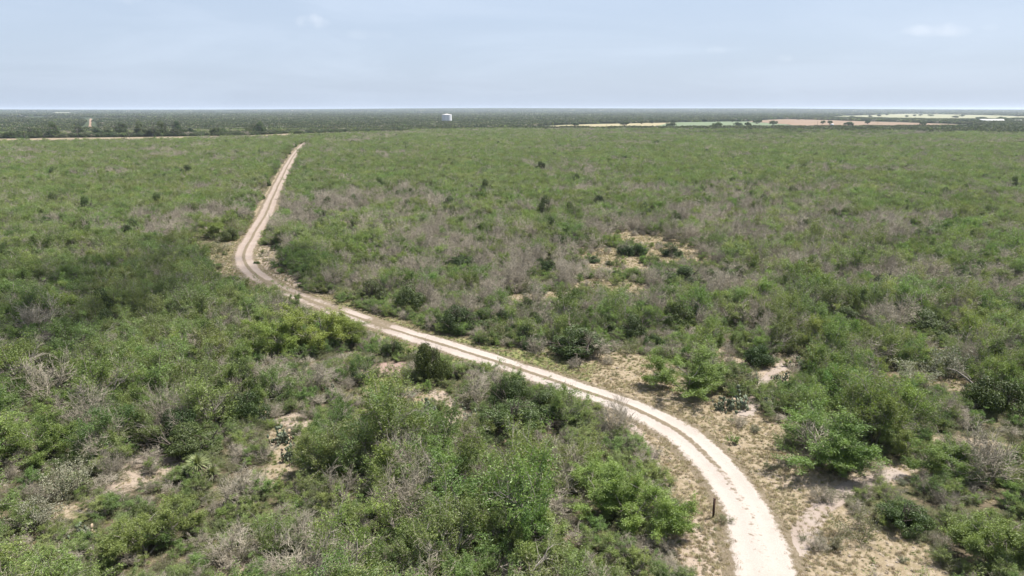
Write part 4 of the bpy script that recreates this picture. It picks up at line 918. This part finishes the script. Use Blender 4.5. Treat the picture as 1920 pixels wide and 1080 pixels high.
# stones on the rocky ground and the bare patches
STONE = plain("limestone", (.15, .125, .10), (.33, .28, .235), 4, .9)
SM = []
for i in range(4):
    r_ = np.random.default_rng(40 + i); bm = bmesh_v = None
    v, q = lathe([(.05, -.4), (.75, -.3), (.95, .05), (.85, .4), (.5, .62), (.05, .66)], 9); v = v * r_.uniform(.62, 1.25, (len(v), 1)) + r_.normal(0, .07, v.shape); SM.append(mesh_np("stone", v, quads=q, mats=[STONE]))
r_ = np.random.default_rng(44)
STS = [((-30.62, 51.29), .75, "large pale stone on the rocky ground left of the yuccas"), ((-31.16, 48.59), .7, "pale stone slab below the small yucca"), ((-31.91, 49.40), .4, "smaller stone beside the pale slab"), ((-29.09, 50.93), .35, "stone right of the large pale stone"), ((-39.34, 54.06), .45, "stone under the bright green left mesquite"),
       ((-29.16, 40.72), .5, "tan stone beside the brown prickly pear"), ((-28.59, 41.56), .35, "small tan stone behind the brown prickly pear"), ((-17.82, 37.82), .6, "pale stone in the left foreground sand"), ((-38.39, 52.92), .3, "small stone below the left mesquite"), ((-29.69, 50.41), .3, "small stone in front of the large pale stone"), ((11.83, 72.80), .35, "pale stone on the grass beyond the road")]
for i, ((x, y), s, lab) in enumerate(STS):
    o = link("stone", SM[i % 4]); o.location = (x, y, float(ground_z(x, y)) + .05); o.rotation_euler = (0, 0, i * 1.3); s *= .62; o.scale = (s, s * .75, s * .62); tag(o, lab, "stone", "stones on the rocky ground")

# trees standing in and around the far fields
def v_oak(seed):
    rng = np.random.default_rng(seed); segs, tips = stems(rng, 2, (4, 25), 1.2, .11, dict(nseg=(4, 3, 2), kids=(5, 4, 0), wander=.12, up=(.06, .02, 0), ang=(28, 60), ratio=(.5, .75), leafy=1), .08)
    nl = 26; az = rng.uniform(0, 6.28, nl); rr = np.sqrt(rng.random(nl)) * 1.15; c = np.stack([rr * np.cos(az), rr * np.sin(az), .75 + (1.35 - .5 * rr) * rng.random(nl) ** .7], 1); R = rng.uniform(.22, .5, nl)
    n = 2600; i = rng.integers(0, nl, n); d = rng.normal(0, 1, (n, 3)); d /= np.linalg.norm(d, axis=1)[:, None]; p = c[i] + d * (R[i] * rng.uniform(.6, 1.08, n))[:, None]
    a = rng.normal(0, 1, (n, 3)); a /= np.linalg.norm(a, axis=1)[:, None]; b = np.cross(d, a); s = rng.uniform(.07, .13, (n, 1))
    v = np.stack([p - a * s, p + b * s * .7, p + a * s, p - b * s * .7], 1).reshape(-1, 3)
    return finish('oak_tree', tubes(segs), (v, np.arange(n * 4).reshape(n, 4), np.repeat(np.clip(rng.normal(.45, .25, n), 0, 1), 4)), W_DARK, L_EVER, 'trunk', 'crown')
VAR['oak'] = [v_oak(700 + i) for i in range(4)]; NAMES['oak'] = ('oak_tree', 'tree', 'trees standing in the far fields', 'trunk', 'crown')
OAKS = [((108.31, 1222.13, 11.93), "dark tree at the left tip of the hay field"), ((200.02, 1262.44, 15.17), "thin-crowned tree on the hay field"), ((264.13, 1448.59, 11.96), "tree on the hay field's far edge"), ((299.38, 1517.37, 11.38), "dark tree right of the hay field's far edge"), ((265.11, 1184.31, 16.01), "tree where hay and green fields meet"), ((353.26, 1554.25, 9.33), "tree behind the meeting of hay and green fields"),
    ((461.85, 1706.25, 11.51), "tree on the green field's far edge"), ((342.68, 1187.98, 17.85), "spreading tree at the near edge of the green field"), ((540.79, 1785.58, 10.71), "first of three trees behind the green field's right part"), ((519.19, 1676.45, 11.31), "second of three trees behind the green field's right part"), ((545.01, 1706.25, 10.23), "third of three trees behind the green field's right part"), ((382.20, 1202.92, 13.55), "tree right of the spreading one at the green field"),
    ((399.37, 1202.92, 9.94), "small tree at the near right of the green field"), ((507.64, 1470.82, 16.55), "round isolated tree on the ploughed field's left end"), ((498.86, 1356.32, 15.27), "leaning dark tree on the ploughed field"), ((664.71, 1988.89, 8.94), "tiny tree on the far corner of the ploughed field"), ((633.71, 1448.59, 8.70), "tree left of the blue hut's tree"), ((624.36, 1395.84, 9.43), "tree behind the pale blue hut"), ((581.03, 1226.05, 15.65), "large round tree right of the pale blue hut"), ((713.20, 1427.02, 9.64), "isolated tree in the middle of the ploughed field"), ((729.95, 1262.44, 11.38), "tree at the right of the ploughed field"),
    ((1174.12, 2609.30, 13.68), "tree on the left tip of the pale pasture"), ((1151.12, 2413.06, 19.88), "wide tree on the pasture's near left edge"), ((1385.78, 2758.81, 14.46), "tree left of centre on the pale pasture"), ((1578.77, 3066.15, 16.06), "tree in the centre of the pale pasture"), ((1917.57, 3646.03, 13.64), "small tree on the pasture's far edge"), ((1528.29, 2758.81, 12.39), "tree right of centre on the pale pasture"), ((1789.32, 3166.91, 14.22), "tree further back right of centre on the pasture"), ((1977.48, 3450.32, 18.07), "tree on the far edge of the pasture"), ((1891.43, 3219.81, 26.50), "wide tree on the right half of the pasture"), ((1560.20, 2507.35, 20.65), "tree towards the pasture's right end"), ((1904.23, 3018.13, 20.33), "tall tree at the right end of the pasture"),
    ((1083.63, 1676.45, 25.14), "dense tree left of the long white barn"), ((1003.12, 1573.37, 16.52), "bushy tree by the hedge left of the barn"), ((1113.17, 1606.30, 14.46), "tree against the right end of the barn"), ((1474.59, 2144.14, 25.70), "big tree behind the long white barn"), ((1413.55, 2144.14, 28.91), "broad tree behind the barn's left end"), ((1366.16, 1929.00, 31.80), "broad tree behind the grey-roofed barn"), ((940.22, 1427.02, 12.85), "low tree in front of the barn's left end")]
for i, ((x, y, w), lab) in enumerate(OAKS):
    V = VAR['oak'][i % 4]; s = w / 2 / V['r'] * 1.08; place('oak', i % 4, x, y, s, i * 2.1, lab, zs=min(1.0, 9.0 / (V['h'] * s)))
r_ = np.random.default_rng(88); hn = 120
hp = catmull([(843.96, 2086.00), (958.79, 1999.23), (1030.58, 1909.83), (1070.87, 1785.58), (1042.38, 1654.78)], 12.0); hw = r_.normal(0, 14, hp.shape)
hx, hy = (hp + hw).T
gn_mass("hedgerow", np.stack([hx, hy, ground_z(hx, hy)], 1), r_.integers(0, 4, len(hx)), r_.uniform(0, 6.28, len(hx)), np.stack([4.2 + 0 * hx, 4.2 + 0 * hx, 1.5 + r_.random(len(hx)) * .6], 1), [v['all'] for v in VAR['oak']], "dark belt of trees between the ploughed field and the pale pasture")

# ------------------------------------------------------------------ low growth
def tuft(seed, n, L, spread, m, nm):
    r = np.random.default_rng(seed); a = r.uniform(0, 6.283, n); t = np.radians(r.uniform(8, spread, n)); d = np.stack([np.sin(t) * np.cos(a), np.sin(t) * np.sin(a), np.cos(t)], 1); s = np.stack([-np.sin(a), np.cos(a), 0 * a], 1)
    p = np.column_stack([r.normal(0, .09, (n, 2)), np.zeros(n)]); l = L * r.uniform(.5, 1.15, (n, 1)); w = .016
    v = np.stack([p - s * w, p + s * w, p + d * l + np.array([0, 0, -.12]) * l], 1).reshape(-1, 3)
    return mesh_np(nm, v, tris=np.arange(n * 3).reshape(n, 3), mats=[m], attrs=dict(tone=np.repeat(r.random(n), 3)))
r_ = np.random.default_rng(91)
def spots(n, rmax, seed):
    r = np.random.default_rng(seed); R = np.sqrt(r.uniform(30 ** 2, rmax ** 2, n)); A = np.radians(r.uniform(-44, 44, n)); return R * np.sin(A), R * np.cos(A), r
x, y, r = spots(560000, 200, 92); op0 = fields(x, y)[0]; rd0, _ = dist_poly(x, y, RCC); kk = (op0 > .25) | (rd0 < 6) | ((r.random(len(x)) < .2) & (np.hypot(x, y) < 150)); x, y = x[kk], y[kk]; o_, d_, b_, g_2 = fields(x, y); rdd, _ = dist_poly(x, y, RCC); clump = fbm(x, y, 2.2, 93)
sh = (rdd < 5.5) & (rdd > 1.5); strip = (rdd < .28)
pdry = np.where(o_ > .3, d_ * .75 * (1 - .7 * b_), .10) + sh * .4 + strip * .25; pdry *= np.where(clump > .47, 1.0, .4)
sel = (r.random(len(x)) < pdry) & ((rdd > 1.45) | strip)
sc = r.uniform(.35, .95, len(x)) * np.where(strip, .5, 1)
TD = [tuft(i, 60, .30, 84, L_DRY, "dry_grass_tuft") for i in range(4)]
gn_mass("dry_grass", np.stack([x, y, ground_z(x, y)], 1)[sel], r.integers(0, 4, sel.sum()), r.uniform(0, 6.28, sel.sum()), np.stack([sc, sc, sc], 1)[sel], TD, "straw-coloured dry grass tufts on the clearings and road shoulders")
pg = np.where(o_ > .3, g_2 * .6, .11 * (clump > .5)) + .03; sel2 = (~sel) & (r.random(len(x)) < pg) & (rdd > 1.6)
TG = [tuft(20 + i, 50, .30, 75, L_GRASS, "green_grass_tuft") for i in range(4)]
gn_mass("green_grass", np.stack([x, y, ground_z(x, y)], 1)[sel2], r.integers(0, 4, sel2.sum()), r.uniform(0, 6.28, sel2.sum()), np.stack([sc, sc, sc], 1)[sel2], TG, "green grass and weeds along the verge and under the brush")
pu = np.where(o_ > .3, .015, .42); sel3 = (~sel) & (~sel2) & (r.random(len(x)) < pu) & (rdd > 3.0); k3 = sel3.sum()
und = [VAR['thorn'][0]['all'], VAR['thorn'][1]['all'], VAR['bare'][0]['all'], VAR['sage'][0]['all'], VAR['mesquite'][1]['all'], VAR['mesquite'][3]['all'], VAR['thorn'][2]['all'], VAR['bare'][2]['all']]
us = r.uniform(.22, .55, k3)[:, None] * np.array([1, 1, .9])
gn_mass("undergrowth", np.stack([x, y, ground_z(x, y)], 1)[sel3], r.choice(8, k3, p=[.2, .2, .1, .05, .15, .1, .12, .08]), r.uniform(0, 6.28, k3), us, und, "low leafy and twiggy undergrowth between the shrubs")
pst = np.clip(b_ * .25 + (rdd < 5) * (rdd > 1.5) * .05 + .012, 0, 1); sel4 = r.random(len(x)) < pst; k4 = sel4.sum(); ss = r.uniform(.04, .13, k4)[:, None] * np.array([1, .8, .6])
gn_mass("gravel", np.stack([x, y, ground_z(x, y) + .01], 1)[sel4], r.integers(0, 4, k4), r.uniform(0, 6.28, k4), ss, SM, "pale limestone gravel scattered on the bare soil")
print('tufts', sel.sum(), sel2.sum(), k3, k4)


# ------------------------------------------------------------------ fair-weather clouds above the brush (their shade lies on the left slope and the far brush)
CM, ct = mat("cloud_white"); d1 = N(ct, 'ShaderNodeBsdfDiffuse'); d1.inputs[0].default_value = (.85, .86, .88, 1); d2 = N(ct, 'ShaderNodeBsdfTranslucent'); d2.inputs[0].default_value = (.85, .86, .88, 1)
d3 = N(ct, 'ShaderNodeBsdfTransparent'); m1 = N(ct, 'ShaderNodeMixShader'); m1.inputs[0].default_value = .5; m2 = N(ct, 'ShaderNodeMixShader'); m2.inputs[0].default_value = .80
ct.links.new(d1.outputs[0], m1.inputs[1]); ct.links.new(d2.outputs[0], m1.inputs[2]); ct.links.new(m1.outputs[0], m2.inputs[1]); ct.links.new(d3.outputs[0], m2.inputs[2])
co = N(ct, 'ShaderNodeOutputMaterial'); ct.links.new(m2.outputs[0], co.inputs[0])
def cloud(gx, gy, rx, ry, alt, seed, n=46):
    r = np.random.default_rng(seed); off = alt / math.tan(SUN_EL); cx, cy = gx + off * math.sin(SUN_AZ), gy + off * math.cos(SUN_AZ)
    vs, qs, n0 = [], [], 0
    for k in range(n):
        a = r.uniform(0, 6.28); q_ = r.random() ** .5; R0 = min(rx, ry) * r.uniform(.14, .34) * (1.15 - .6 * q_)
        v, q = lathe([(.02, -.45), (.8, -.4), (1, 0), (.8, .55), (.02, .85)], 14); v = v * R0 * r.uniform(.85, 1.15, (len(v), 1)) + np.array([math.cos(a) * q_ * rx, math.sin(a) * q_ * ry, r.uniform(-.05, .25) * R0])
        vs.append(v); qs.append(np.array(q) + n0); n0 += len(v)
    o = link("cloud", mesh_np("cloud", np.vstack(vs), quads=np.vstack(qs), mats=[CM], smooth=True)); o.location = (cx, cy, alt)
    return tag(o, "white fair-weather cloud drifting high over the brush", None, None, "structure")
cloud(*(-77.04, 108.73), 46, 30, 420, 5)
cloud(*(-62.62, 82.02), 24, 16, 420, 6)
cloud(*(301.71, 834.62), 210, 90, 900, 7)
scn.cycles.transparent_max_bounces = 12

# ------------------------------------------------------------------ air
hz = 16500.0; ztop, zbot = 66.0, -4.0
vb = [(x, y, z) for z in (zbot, ztop) for x, y in ((-hz, -hz), (hz, -hz), (hz, hz), (-hz, hz))]
air = mesh_np("haze", vb, quads=[(3, 2, 1, 0), (4, 5, 6, 7), (0, 1, 5, 4), (1, 2, 6, 5), (2, 3, 7, 6), (3, 0, 4, 7)])
hm, ht = mat("haze_air"); pv = N(ht, 'ShaderNodeVolumePrincipled'); pv.inputs['Color'].default_value = (.72, .82, .97, 1); pv.inputs['Density'].default_value = 6.0e-5; pv.inputs['Anisotropy'].default_value = .2
ho = N(ht, 'ShaderNodeOutputMaterial'); ht.links.new(pv.outputs[0], ho.inputs['Volume']); air.materials.append(hm)
tag(link("haze", air), "pale summer haze over the plain", None, None, "stuff")
